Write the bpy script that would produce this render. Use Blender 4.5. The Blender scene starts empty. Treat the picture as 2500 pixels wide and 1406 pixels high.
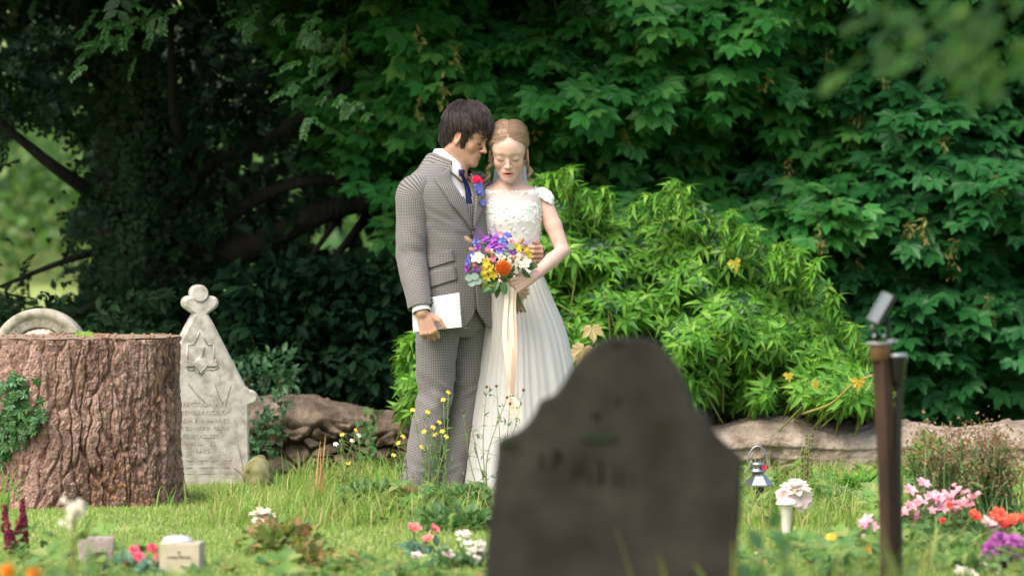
import bpy, math, random
import numpy as np
R = math.radians
rng = np.random.default_rng(7)
random.seed(7)
HB = .0028                                   # body grid
# ---------------------------------------------------------------- camera, sky, sun, exposure
F, H, VH = 9600.0, 1.095, 600.0            # focal length in photo pixels, eye height, horizon row
sc = bpy.context.scene
sc.render.resolution_x, sc.render.resolution_y = 1024, 575
cd = bpy.data.cameras.new("camera"); cam = bpy.data.objects.new("camera", cd)
sc.collection.objects.link(cam); sc.camera = cam
cam.location = (0, 0, H); cam.rotation_euler = (R(90), 0, 0)
cd.sensor_width = 36; cd.lens = 36*F/2500; cd.shift_y = -(703-VH)/2500
cd.clip_start = .1; cd.clip_end = 1000
cd.dof.use_dof = True; cd.dof.focus_distance = 16.5; cd.dof.aperture_fstop = 2.7
SUN = np.array([-.36, -.50, .80]); SUN /= np.linalg.norm(SUN)
w = bpy.data.worlds.new("World"); sc.world = w; w.use_nodes = True
nt = w.node_tree; sky = nt.nodes.new("ShaderNodeTexSky"); sky.sky_type = 'NISHITA'
sky.sun_disc = False; sky.sun_elevation = math.asin(SUN[2]); sky.sun_rotation = math.atan2(SUN[0], SUN[1])
sky.dust_density = 5; sky.air_density = 1.0; sky.ozone_density = .6
nt.links.new(sky.outputs[0], nt.nodes['Background'].inputs[0]); nt.nodes['Background'].inputs[1].default_value = .15
sd = bpy.data.lights.new("sun", 'SUN'); sd.energy = .85; sd.angle = R(50); sd.color = (1, .985, .96)
so = bpy.data.objects.new("sun", sd); sc.collection.objects.link(so)
from mathutils import Vector
so.rotation_euler = Vector(SUN).to_track_quat('Z', 'Y').to_euler(); so.location = (-3, 10, 8)
sc.view_settings.view_transform = 'Standard'; sc.view_settings.look = 'None'
sc.view_settings.exposure = 1.08; sc.view_settings.gamma = 1
sc.render.engine = 'CYCLES'; sc.cycles.use_denoising = True
sc.cycles.max_bounces = 6; sc.cycles.diffuse_bounces = 3; sc.cycles.glossy_bounces = 2
sc.cycles.transmission_bounces = 4; sc.cycles.transparent_max_bounces = 6
sc.cycles.use_adaptive_sampling = True; sc.cycles.adaptive_threshold = .02

def P(u, v, Y):
    return np.array([(u-1250)*Y/F, Y, H-(v-VH)*Y/F])
def ground_at(v):                           # distance at which the ground meets row v
    return F*H/(v-VH)

# ---------------------------------------------------------------- scene helpers
col = sc.collection
def tag(o, label=None, cat=None, group=None, kind=None):
    if label: o['label'] = label
    if cat: o['category'] = cat
    if group: o['group'] = group
    if kind: o['kind'] = kind
    return o
def thing(name, loc, label, cat, group=None):
    o = bpy.data.objects.new(name, None); col.objects.link(o); o.location = tuple(float(a) for a in loc)
    o.empty_display_size = .1
    return tag(o, label, cat, group)
def worldloc(o):
    l = np.zeros(3)
    while o is not None:
        l += np.array(o.location); o = o.parent
    return l
def mk(name, g, mat, parent=None, smooth=True, origin=None):
    V, Fs, uv, vc = g.get()
    if origin is None:
        origin = worldloc(parent) if parent else (np.array([*(V[:, :2].min(0)+V[:, :2].max(0))/2, V[:, 2].min()]) if len(V) else np.zeros(3))
    origin = np.asarray(origin, float)
    V = V-origin
    me = bpy.data.meshes.new(name)
    me.vertices.add(len(V)); me.vertices.foreach_set('co', V.astype(np.float32).ravel())
    fl = np.concatenate([f.ravel() for f in Fs]).astype(np.int32)
    tot = np.concatenate([np.full(len(f), f.shape[1]) for f in Fs]).astype(np.int32)
    st = np.concatenate([[0], np.cumsum(tot)[:-1]]).astype(np.int32)
    me.loops.add(len(fl)); me.loops.foreach_set('vertex_index', fl)
    me.polygons.add(len(tot)); me.polygons.foreach_set('loop_start', st)
    try: me.polygons.foreach_set('loop_total', tot)
    except Exception: pass
    me.polygons.foreach_set('use_smooth', np.full(len(tot), smooth))
    if uv is not None:
        l = me.uv_layers.new(name='UVMap'); l.data.foreach_set('uv', uv[fl].astype(np.float32).ravel())
    if vc is not None:
        a = me.color_attributes.new('Col', 'FLOAT_COLOR', 'POINT'); c4 = np.ones((len(V), 4), np.float32); c4[:, :3] = vc
        a.data.foreach_set('color', c4.ravel())
    me.update(calc_edges=True); me.validate()
    if mat: me.materials.append(mat)
    o = bpy.data.objects.new(name, me); col.objects.link(o)
    if parent:
        o.parent = parent; o.location = tuple(origin-worldloc(parent))
    else: o.location = tuple(origin)
    return o
def copy_tree(o, parent=None):
    c = o.copy(); col.objects.link(c)
    if parent: c.parent = parent
    for ch in list(o.children): copy_tree(ch, c)
    return c

class Geo:
    def __init__(s): s.V = []; s.F = []; s.n = 0; s.U = []; s.C = []
    def add(s, V, Fs, uv=None, col=None):
        V = np.asarray(V, float).reshape(-1, 3)
        if not isinstance(Fs, (list, tuple)): Fs = [Fs]
        for f in Fs:
            f = np.asarray(f)
            if len(f): s.F.append(f+s.n)
        s.V.append(V); s.n += len(V)
        if uv is not None: s.U.append(np.asarray(uv, float))
        if col is not None: s.C.append(np.broadcast_to(np.asarray(col, float), (len(V), 3)))
        return s
    def get(s):
        V = np.concatenate(s.V)
        return V, s.F, (np.concatenate(s.U) if len(s.U) == len(s.V) else None), (np.concatenate(s.C) if len(s.C) == len(s.V) else None)

def nrm(a):
    a = np.asarray(a, float); return a/np.maximum(np.linalg.norm(a, axis=-1, keepdims=True), 1e-9)
def frames(d, up):                          # columns: side, along, normal
    d = nrm(d); s = nrm(np.cross(d, up)); n = np.cross(s, d)
    return np.stack([s, d, n], -1)
def scatter(g, tv, tf, T, M, S, uv=None):
    T = np.asarray(T); n = len(T); k = len(tv)
    S = np.broadcast_to(np.asarray(S, float), (n,))
    V = np.einsum('nij,kj->nki', M, tv)*S[:, None, None]+T[:, None]
    off = (np.arange(n)*k)[:, None, None]
    g.add(V.reshape(-1, 3), [(np.asarray(f)[None]+off).reshape(-1, np.asarray(f).shape[1]) for f in (tf if isinstance(tf, list) else [tf])])
def gridf(nu, nv, wrap=False):              # nu columns around, nv rows
    i, j = np.meshgrid(np.arange(nu if wrap else nu-1), np.arange(nv-1))
    i = i.ravel(); j = j.ravel(); i2 = (i+1) % nu
    return np.stack([j*nu+i, j*nu+i2, (j+1)*nu+i2, (j+1)*nu+i], 1)
def smooth_path(pts, n):
    p = np.asarray(pts, float); m = len(p)
    if m == 2: return p[0]+(p[1]-p[0])*np.linspace(0, 1, n)[:, None]
    q = np.vstack([2*p[0]-p[1], p, 2*p[-1]-p[-2]])
    t = np.linspace(0, m-1-1e-6, n); i = t.astype(int); f = (t-i)[:, None]
    a, b, c, d = q[i], q[i+1], q[i+2], q[i+3]
    return .5*(2*b+(c-a)*f+(2*a-5*b+4*c-d)*f**2+(3*b-a-3*c+d)*f**3)
def tube(g, path, rad, n=6, cap=True, col=None):
    p = np.asarray(path, float); m = len(p); rad = np.broadcast_to(np.asarray(rad, float), (m,))
    t = nrm(np.gradient(p, axis=0)); ref = np.array([0, 0, 1.]) if abs(t[0][2]) < .8 else np.array([1., 0, 0])
    s = nrm(np.cross(t[0], ref)); S = [s]
    for k in range(1, m):
        s = nrm(s-t[k]*np.dot(s, t[k])); S.append(s)
    S = np.array(S); B = np.cross(t, S)
    a = np.linspace(0, 2*np.pi, n, endpoint=False)
    V = p[:, None]+rad[:, None, None]*(S[:, None]*np.cos(a)[None, :, None]+B[:, None]*np.sin(a)[None, :, None])
    Fs = [gridf(n, m, True)]
    if cap: Fs += [np.arange(n)[::-1][None], ((m-1)*n+np.arange(n))[None]]
    g.add(V.reshape(-1, 3), Fs, col=col); return g
def box(g, c, s, rz=0, col=None):
    v = np.array([[x, y, z] for x in (-.5, .5) for y in (-.5, .5) for z in (-.5, .5)])*np.asarray(s)
    ca, sa = math.cos(rz), math.sin(rz); v = v@np.array([[ca, sa, 0], [-sa, ca, 0], [0, 0, 1]])+np.asarray(c)
    g.add(v, np.array([[0, 1, 3, 2], [4, 6, 7, 5], [0, 4, 5, 1], [2, 3, 7, 6], [0, 2, 6, 4], [1, 5, 7, 3]]), col=col); return g
def lathe(g, prof, c, n=20, axis=None, col=None):
    pr = np.asarray(prof, float); a = np.linspace(0, 2*np.pi, n, endpoint=False)
    V = np.stack([pr[:, :1]*np.cos(a), pr[:, :1]*np.sin(a), np.repeat(pr[:, 1:2], n, 1)], -1).reshape(-1, 3)
    if axis is not None: V = V@frames(np.cross(axis, [.3, .9, .1]), axis).T[[0, 1, 2]] if False else V@basis(axis).T
    g.add(V+np.asarray(c), [gridf(n, len(pr), True), np.arange(n)[::-1][None], ((len(pr)-1)*n+np.arange(n))[None]], col=col); return g
def basis(ax):
    ax = nrm(ax); r = np.array([0, 1., 0]) if abs(ax[1]) < .9 else np.array([1., 0, 0])
    x = nrm(np.cross(r, ax)); return np.stack([x, np.cross(ax, x), ax], 1)
def blob(g, c, r, n=10, M=None, col=None):
    a = np.linspace(0, 2*np.pi, n, endpoint=False); b = np.linspace(-np.pi/2, np.pi/2, n//2+2)
    V = np.stack([np.cos(b)[:, None]*np.cos(a), np.cos(b)[:, None]*np.sin(a), np.repeat(np.sin(b)[:, None], n, 1)], -1).reshape(-1, 3)*np.asarray(r, float)
    if M is not None: V = V@np.asarray(M).T
    g.add(V+np.asarray(c), gridf(n, n//2+2, True), col=col); return g
def prism(g, pts, y0, y1, c=(0, 0, 0), rz=0, bevel=0, col=None):   # outline in x,z (counter-clockwise seen from -y), extruded along y
    p = np.asarray(pts, float); n = len(p)
    area = np.sum(p[:, 0]*np.roll(p[:, 1], -1)-np.roll(p[:, 0], -1)*p[:, 1])
    if area < 0: p = p[::-1]
    t = nrm(np.roll(p, -1, 0)-np.roll(p, 1, 0)); inn = np.stack([-t[:, 1], t[:, 0]], 1)
    q = p+inn*bevel
    rows = [(q, y0), (p, y0+bevel), (p, y1-bevel), (q, y1)] if bevel else [(p, y0), (p, y1)]
    V = np.concatenate([np.stack([r[:, 0], np.full(n, y), r[:, 1]], 1) for r, y in rows])
    ca, sa = math.cos(rz), math.sin(rz); V = V@np.array([[ca, sa, 0], [-sa, ca, 0], [0, 0, 1]])+np.asarray(c)
    m = len(rows); g.add(V, [gridf(n, m, True)[:, ::-1], np.arange(n)[None], ((m-1)*n+np.arange(n))[::-1][None]], col=col); return g

def worley(x, y, seed=0, jit=1.0):
    """nearest two distances and the id of the nearest cell, jittered grid"""
    xi = np.floor(x).astype(np.int64); yi = np.floor(y).astype(np.int64); f1 = np.full(x.shape, 9.); f2 = f1.copy(); cid = np.zeros(x.shape)
    for a in (-1, 0, 1):
        for b in (-1, 0, 1):
            ci, cj = xi+a+500, yi+b+500; px = xi+a+.5+.5*jit*_h(ci, cj, cj*0+seed); py = yi+b+.5+.5*jit*_h(ci, cj, cj*0+seed+7)
            d = np.hypot(x-px, y-py); h = _h(ci, cj, cj*0+seed+13)
            m = d < f1; f2 = np.where(m, f1, np.minimum(f2, d)); cid = np.where(m, h, cid); f1 = np.where(m, d, f1)
    return f1, f2, cid
def _h(i, j, k):
    x = (i*374761393+j*668265263+k*2147483647 % 4294967296+i*j*31) & 0xffffffff
    x = ((x ^ (x >> 13))*1274126177) & 0xffffffff
    x = (x ^ (x >> 16)) & 0xffff
    return x/32767.5-1
def vnoise(p, s=1.0, seed=0):
    p = np.asarray(p, float)*s+seed*17.3+1000; i = np.floor(p).astype(np.int64); f = p-i; f = f*f*(3-2*f)
    r = 0
    for a in (0, 1):
        for b in (0, 1):
            for c in (0, 1):
                wgt = (f[..., 0] if a else 1-f[..., 0])*(f[..., 1] if b else 1-f[..., 1])*(f[..., 2] if c else 1-f[..., 2])
                r = r+wgt*_h(i[..., 0]+a, i[..., 1]+b, i[..., 2]+c)
    return r
def fbm(p, s=1.0, o=3, seed=0):
    return sum(vnoise(p, s*2**k, seed+k)*.5**k for k in range(o))

# ---------------------------------------------------------------- materials
def mat(name, c, c2=None, scale=8, rough=.8, spec=.3, bump=0, bscale=60, bdist=.01, island=None, transl=0, metal=0, alpha=None,
        c3=None, vcol=False, coord='Object', stretch=None, detail=4, sheen=0, coat=0, sss=0, midpos=(.35, .65)):
    m = bpy.data.materials.new(name); m.use_nodes = True; n = m.node_tree.nodes; L = m.node_tree.links
    b = n['Principled BSDF']; out = n['Material Output']
    b.inputs['Roughness'].default_value = rough; b.inputs['Specular IOR Level'].default_value = spec
    b.inputs['Metallic'].default_value = metal
    if sheen: b.inputs['Sheen Weight'].default_value = sheen
    if coat: b.inputs['Coat Weight'].default_value = coat; b.inputs['Coat Roughness'].default_value = .2
    if sss: b.inputs['Subsurface Weight'].default_value = sss; b.inputs['Subsurface Radius'].default_value = (1, .4, .25); b.inputs['Subsurface Scale'].default_value = .012
    b.inputs['Base Color'].default_value = (*c, 1)
    tc = n.new('ShaderNodeTexCoord'); co = tc.outputs[coord]
    if stretch:
        mp = n.new('ShaderNodeMapping'); mp.inputs['Scale'].default_value = stretch; L.new(co, mp.inputs[0]); co = mp.outputs[0]
    colout = None
    if vcol:
        at = n.new('ShaderNodeAttribute'); at.attribute_name = 'Col'; colout = at.outputs['Color']
    if island:                                     # list of (pos, colour): each leaf / blade takes its own colour
        ge = n.new('ShaderNodeNewGeometry'); cr = n.new('ShaderNodeValToRGB')
        e = cr.color_ramp.elements
        while len(e) < len(island): e.new(.5)
        for k, (ps, cc) in enumerate(island): e[k].position = ps; e[k].color = (*cc, 1)
        L.new(ge.outputs['Random Per Island'], cr.inputs[0]); colout = cr.outputs[0]
    if c2:
        no = n.new('ShaderNodeTexNoise'); no.inputs['Scale'].default_value = scale; no.inputs['Detail'].default_value = detail
        L.new(co, no.inputs['Vector'])
        cr = n.new('ShaderNodeValToRGB'); e = cr.color_ramp.elements
        e[0].position, e[1].position = midpos; e[0].color = (*c, 1); e[1].color = (*c2, 1)
        if c3: x = e.new(.5); x.color = (*c3, 1)
        L.new(no.outputs['Fac'], cr.inputs[0])
        if colout is not None:
            mx = n.new('ShaderNodeMix'); mx.data_type = 'RGBA'; mx.blend_type = 'MULTIPLY'; mx.inputs[0].default_value = 1
            L.new(colout, mx.inputs[6]); L.new(cr.outputs[0], mx.inputs[7]); colout = mx.outputs[2]
        else: colout = cr.outputs[0]
    if colout is not None: L.new(colout, b.inputs['Base Color'])
    if bump:
        nb = n.new('ShaderNodeTexNoise'); nb.inputs['Scale'].default_value = bscale; nb.inputs['Detail'].default_value = 5
        L.new(co, nb.inputs['Vector']); bp = n.new('ShaderNodeBump'); bp.inputs['Strength'].default_value = bump; bp.inputs['Distance'].default_value = bdist
        L.new(nb.outputs['Fac'], bp.inputs['Height']); L.new(bp.outputs[0], b.inputs['Normal'])
    sh = b.outputs[0]
    if transl:
        tr = n.new('ShaderNodeBsdfTranslucent'); tr.inputs[0].default_value = (*c, 1)
        if colout is not None:
            hs = n.new('ShaderNodeHueSaturation'); hs.inputs['Value'].default_value = 1.5; hs.inputs['Hue'].default_value = .485; L.new(colout, hs.inputs['Color']); L.new(hs.outputs[0], tr.inputs[0])
        mx = n.new('ShaderNodeMixShader'); mx.inputs[0].default_value = transl; L.new(sh, mx.inputs[1]); L.new(tr.outputs[0], mx.inputs[2]); sh = mx.outputs[0]
    if alpha is not None:
        tp = n.new('ShaderNodeBsdfTransparent'); mx = n.new('ShaderNodeMixShader'); mx.inputs[0].default_value = alpha
        L.new(tp.outputs[0], mx.inputs[1]); L.new(sh, mx.inputs[2]); sh = mx.outputs[0]
    L.new(sh, out.inputs[0])
    return m
def hexc(r, g, b):                                 # photo-ish sRGB 0-255 -> linear
    return tuple(((x/255+.055)/1.055)**2.4 if x > 10 else x/255/12.92 for x in (r, g, b))
def leafmat(name, cols, transl=.3, rough=.42, spec=.4):
    k = len(cols); return mat(name, cols[0], island=[(i/(k-1), c) for i, c in enumerate(cols)], transl=transl, rough=rough, spec=spec)

# ---------------------------------------------------------------- leaf templates (base at origin, tip on +y, face up +z)
def leaf_t(wid=.35, fold=.25, droop=.3, prof=(0, .6, 1, .75, 0), n=None):
    t = np.linspace(0, 1, len(prof)); V = []; Q = []
    for k, (y, p) in enumerate(zip(t, prof)):
        w_ = wid*p/2; z = -droop*y*y
        V += [[-w_, y, z+fold*w_], [0, y, z], [w_, y, z+fold*w_]]
        if k: a = 3*(k-1); b = 3*k; Q += [[a, a+1, b+1, b], [a+1, a+2, b+2, b+1]]
    return np.array(V), np.array(Q)
def sycamore_leaf():
    half = [(-90, .10), (-66, .36), (-36, .52), (-22, .54), (-8, .72), (2, .62), (10, .56), (20, .64), (30, .76), (38, .94), (46, .80), (54, .70), (64, .60), (72, .72), (80, .82), (90, 1.06)]
    pts = [(a, r) for a, r in half]+[(180-a, r) for a, r in half[-2:0:-1]]
    V = [[0, .0, 0]]
    for i, (a, r) in enumerate(pts):
        x, y = r*math.cos(R(a)), r*math.sin(R(a))
        z = -.26*r*r+(.05 if r < .61 else 0)
        V.append([x, y+.05, z])
    n = len(pts); T = [[0, 1+i, 1+(i+1) % n] for i in range(n)]
    return np.array(V)*.62, np.array(T)
def ivy_leaf():
    half = [(-90, .12), (-50, .42), (-20, .5), (-5, .62), (15, .42), (35, .5), (50, .62), (62, .42), (90, .95)]
    pts = half+[(180-a, r) for a, r in half[-2:0:-1]]
    V = [[0, 0, 0]]+[[r*math.cos(R(a)), r*math.sin(R(a)), -.2*r*r+(.05 if r < .45 else 0)] for a, r in pts]
    n = len(pts); return np.array(V)*.75, np.array([[0, 1+i, 1+(i+1) % n] for i in range(n)])
def rosette(nl, tv, tf, spread=.6, seed=0, curl=.2, s0=.7):   # a shoot tip: leaves radiating round +z
    r = random.Random(seed); Vs = []; Fs = []; k = 0
    for i in range(nl):
        az = i*2.4+r.uniform(-.3, .3); el = spread+r.uniform(-.35, .35)-(i/nl)*.5
        d = np.array([[math.cos(az)*math.cos(el), math.sin(az)*math.cos(el), math.sin(el)]])
        M = frames(d, np.array([[0, 0, 1.]]))[0]; s = s0+r.uniform(0, .4)
        Vs.append((tv@M.T)*s+d[0]*.03+np.array([0, 0, -.25*(1-i/nl)])); Fs.append(tf+k); k += len(tv)
    return np.concatenate(Vs), np.concatenate(Fs)
# ================================================================ SETTING
def gh(x, y):
    x = np.asarray(x, float); y = np.asarray(y, float)
    p = np.stack([x, y, 0*x], -1)
    z = .018*vnoise(p, 1.1)+.008*vnoise(p, 4, 3)
    z = z+.035*np.exp(-((y-15.7)/.45)**2)*np.exp(-((x+.15)/1.2)**2)
    z = np.where(y > 19.0, -.25*np.clip((y-19.0)/.5, 0, 1), z)
    return z+np.clip(y-31, 0, 400)*.10
ys = np.concatenate([np.linspace(-30, 4, 8)[:-1], np.linspace(4, 22, 150), np.linspace(22.5, 90, 60), [150, 300, 600]])
xs = np.concatenate([[-400, -200, -90, -40, -20, -9], np.linspace(-5, 5, 110), [9, 20, 40, 90, 200, 400]])
X, Y = np.meshgrid(xs, ys); Z = gh(X, Y)
g = Geo(); g.add(np.stack([X, Y, Z], -1).reshape(-1, 3), gridf(len(xs), len(ys)))
m_soil = mat('soil', (.20, .28, .07), (.36, .42, .14), scale=3, rough=1, bump=.6, bscale=80, c3=(.20, .26, .07))
tag(mk('ground', g, m_soil, origin=(0, 0, 0)), kind='structure')

# short lawn grass
def blades(n, fx, fy, h0, h1, wd, lean=.5, mask=None, seg=3):
    x = rng.uniform(*fx, n); y = rng.uniform(*fy, n)
    if mask is not None:
        k = mask(x, y); x, y = x[k], y[k]; n = len(x)
    z = gh(x, y); h = rng.uniform(h0, h1, n); az = rng.uniform(0, 2*np.pi, n); le = rng.uniform(.1, 1, n)*lean
    d = np.stack([np.cos(az), np.sin(az), 0*az], 1); s = np.stack([-np.sin(az+rng.uniform(-1, 1, n)), np.cos(az), 0*az], 1); s = nrm(s)
    ts = np.linspace(0, 1, seg); rows = []
    for t in ts:
        c = np.stack([x, y, z], 1)+d*(le*h*t*t)[:, None]+np.array([0, 0, 1])*(h*t*(1-.35*le*t))[:, None]
        ww = wd*(1-t)**.6*rng.uniform(.7, 1.2, n)
        rows += [c-s*ww[:, None]/2, c+s*ww[:, None]/2] if t < 1 else [c]
    V = np.stack(rows, 1); k = V.shape[1]; f = []
    for a in range(seg-2): f.append([2*a, 2*a+1, 2*a+3, 2*a+2])
    off = (np.arange(n)*k)[:, None]; Fs = [(np.array(q)[None]+off) for q in f]+[np.array([k-3, k-2, k-1])[None]+off]
    return V.reshape(-1, 3), Fs
def G(*c): return hexc(*c)
m_grass = leafmat('grass_blade', [(.30, .42, .09), (.18, .33, .06), (.36, .46, .12), (.25, .38, .08), (.52, .48, .26), (.19, .36, .08), (.33, .44, .10)], transl=.35, rough=.55, spec=.25)
g = Geo(); V, Fs = blades(190000, (-2.75, 2.75), (12.4, 18.8), .010, .036, .0055, 1.1); g.add(V, Fs)
mk_l = mk('lawn_grass', g, m_grass, origin=(0, 15, 0), smooth=False); tag(mk_l, 'short bright green mown grass covering the churchyard ground', 'grass', kind='stuff')
def tallmask(x, y):                              # uneven patches; thick round the couple's feet and at right
    nz = vnoise(np.stack([x, y, 0*x], -1), 1.6, 9)
    right = (x > -.1)
    return (((y > 17.2)*(x > -1.0)*1.0+(np.abs(y-15.7) < .6)*(x > -1.2)*1.15+(np.abs(y-15.1) < .3)*(np.abs(x+.5) < .5)*.4+(y < 14.6)*.3+right*.25+nz*.55) > .75)
g = Geo(); V, Fs = blades(42000, (-2.75, 2.75), (12.4, 18.6), .04, .17, .0075, 1.1, tallmask, 4); g.add(V, Fs)
m_grass2 = leafmat('long_grass_blade', [(.18, .34, .05), (.28, .42, .08), (.13, .28, .04), (.38, .45, .12), (.46, .40, .18), (.17, .36, .06)], transl=.35, rough=.5, spec=.3)
tag(mk('long_grass', g, m_grass2, origin=(0, 15, 0), smooth=False), 'longer uncut grass growing in patches across the churchyard', 'grass', kind='stuff')

# low broad-leaved ground cover
lv, lf = leaf_t(.6, .2, .25, (0, .7, 1, .6, 0)); rv, rf = rosette(7, lv, lf, .55, 3)
def cover(name, n, fx, fy, s0, s1, m, label, mask=None, rv=rv, rf=rf, h=.02):
    x = rng.uniform(*fx, n); y = rng.uniform(*fy, n)
    if mask is not None: k = mask(x, y); x, y = x[k], y[k]; n = len(x)
    up = nrm(np.stack([rng.normal(0, .3, n), rng.normal(-.2, .3, n), np.ones(n)], 1)); az = rng.uniform(0, 6.28, n)
    M = np.einsum('nij,njk->nik', np.stack([basis(u) for u in up]), np.stack([[[math.cos(a), -math.sin(a), 0], [math.sin(a), math.cos(a), 0], [0, 0, 1]] for a in az]))
    g = Geo(); scatter(g, rv, rf, np.stack([x, y, gh(x, y)+rng.uniform(.3, 1.6, n)*h], 1), M, rng.uniform(s0, s1, n))
    return tag(mk(name, g, m, smooth=False), label, 'ground cover', kind='stuff')
m_cov = leafmat('cover_leaf', [(.10, .22, .04), (.06, .15, .03), (.16, .27, .05), (.22, .30, .06), (.08, .20, .06), (.28, .20, .06), (.12, .25, .04)], transl=.25)
cover('ground_cover', 1500, (-2.7, 2.7), (12.3, 18.4), .025, .06, m_cov, 'low leafy weeds and clover spreading through the churchyard grass',
      lambda x, y: ((np.abs(y-15.6) < .5)*(x > -.55)*(x < .2)*.9+(y < 13.9)*(np.abs(x+.4) < 1.3)*.6+(x > 1.0)*.6+(y < 13.3)*.4+vnoise(np.stack([x, y, 0*x], -1), 2.2, 4)*.5) > .72, h=.03)

cover('weed_patch', 900, (-2.7, 2.7), (12.5, 18.3), .045, .085, leafmat('weed_leaf', [(.14, .29, .06), (.09, .21, .05), (.20, .34, .07), (.30, .36, .10), (.11, .26, .09)], .3), 'taller leafy weeds growing through the long churchyard grass',
      lambda x, y: ((x > .75)*.62+(np.abs(y-15.7) < .6)*(x > -.6)*(x < .15)*.7+(y < 13.5)*.45+vnoise(np.stack([x, y, 0*x], -1), 1.8, 14)*.5) > .66, h=.07)
# ---------------------------------------------------------------- wall (rubble with a rounded mortar cap)
def wall(name, u0, u1, top, Yc, label, rubble, group=None, half=.26, seed=0, m=None):
    nx = int((u1-u0)*Yc/F/.008); na = 170
    us = np.linspace(u0, u1, nx); tz = np.interp(us, [t[0] for t in top], [t[1] for t in top])
    ztop = H-(tz-VH)*(Yc)/F
    a = np.linspace(0, .93, na); V = np.zeros((na, nx, 3))
    for i, t in enumerate(a):
        # profile: front face up, round cap, back down
        zf = ztop
        if t < .45: yy = -half*(1.0+.05*(1-t/.45)); zz = -.12+(zf*.55+.12)*(t/.45)
        elif t < .85:
            q = (t-.45)/.4*np.pi; yy = -half*1.05*np.cos(q); zz = zf*.55+zf*.45*np.sin(q)**.8
        else: yy = half; zz = zf*.55-(zf*.55+.3)*(t-.85)/.15
        V[i, :, 0] = (us-1250)*Yc/F; V[i, :, 1] = Yc+yy; V[i, :, 2] = zz
    p = V.reshape(-1, 3); low = np.clip((rubble(V[..., 0])*ztop[None]-V[..., 2])/.05, 0, 1).reshape(-1)
    # stones: nearest-seed cells stretched sideways
    r = np.random.default_rng(seed); ns = int(nx*.008*75); sx = r.uniform(V[..., 0].min(), V[..., 0].max(), ns); sz = r.uniform(-.1, .5, ns)
    px = p[:, 0]+.02*vnoise(p, 14); pz = p[:, 2]+.015*vnoise(p, 16, 5)
    d = np.abs((px[:, None]-sx)/1.7)**2+np.abs(pz[:, None]-sz)**2
    di = np.partition(d, 1, 1)[:, :2]; idx = d.argmin(1); e = np.sqrt(di[:, 1])-np.sqrt(di[:, 0])
    tx_, tz_, dz_ = r.normal(0, .35, ns)[idx], r.normal(0, .5, ns)[idx], r.random(ns)[idx]
    st = np.clip(e/.012, 0, 1)**.6*(.55+.5*dz_)+np.clip(e/.012, 0, 1)*(tx_*(px-sx[idx])+tz_*(pz-sz[idx]))/.105
    n = np.zeros_like(p); n[:, 1] = (p[:, 1]-Yc)/half; n[:, 2] = np.clip(p[:, 2]/ztop.mean()-.4, 0, 1); n = nrm(n)
    disp = (1-low)*(.012*fbm(p, 9, 5)+.035*vnoise(p, 2.2, 8)+.007*fbm(p, 50, 3, 4))+low*(-.10+.105*st+.020*fbm(p, 16, 4)+.03*vnoise(p, 6, 9))
    p = p+n*disp[:, None]
    g = Geo(); g.add(p, gridf(nx, na), col=None)
    return tag(mk(name, g, m or m_wall), label, 'wall', group)
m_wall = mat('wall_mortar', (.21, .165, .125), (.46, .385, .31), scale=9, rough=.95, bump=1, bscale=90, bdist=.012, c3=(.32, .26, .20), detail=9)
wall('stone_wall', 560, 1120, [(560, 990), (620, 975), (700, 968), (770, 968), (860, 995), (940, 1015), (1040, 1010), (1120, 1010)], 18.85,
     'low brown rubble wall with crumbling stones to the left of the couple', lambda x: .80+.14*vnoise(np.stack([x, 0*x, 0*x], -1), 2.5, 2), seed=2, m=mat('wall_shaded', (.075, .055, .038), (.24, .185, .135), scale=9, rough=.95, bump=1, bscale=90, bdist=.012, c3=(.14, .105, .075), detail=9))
wall('stone_wall', 1250, 2560, [(1250, 1000), (1750, 1040), (1850, 1018), (1950, 1022), (2050, 1030), (2150, 1025), (2250, 1022), (2330, 1036), (2400, 1030), (2480, 1026), (2560, 1032)], 18.78,
     'low wall with a smooth rounded mortar cap below the shrub at right', lambda x: .32+.12*vnoise(np.stack([x, 0*x, 0*x], -1), 2.0, 2), seed=5, half=.34)
# ---------------------------------------------------------------- far bank seen through the gaps
g = Geo(); n = 34000; x = rng.uniform(-10, 3, n); y = rng.uniform(40, 52, n); z = gh(x, y)+rng.uniform(0, 1, n)**.8*(1.3+1.5*(vnoise(np.stack([x, y*0, 0*x], -1), .55, 6)))
lv1, lf1 = leaf_t(.8, .1, .2, (0, 1, .8, 0))
scatter(g, lv1, lf1, np.stack([x, y, np.maximum(z, gh(x, y))], 1), frames(rng.normal(0, 1, (n, 3)), rng.normal(0, .6, (n, 3))+[0, -.6, 1]), rng.uniform(.07, .17, n))
tag(mk('far_bushes', g, leafmat('far_leaf', [(.06, .16, .025), (.10, .22, .035), (.03, .09, .02), (.16, .28, .05), (.02, .06, .015)], .35)), 'sunlit light green bushes on the bank far beyond the dark tree', 'bushes', kind='stuff')

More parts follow.
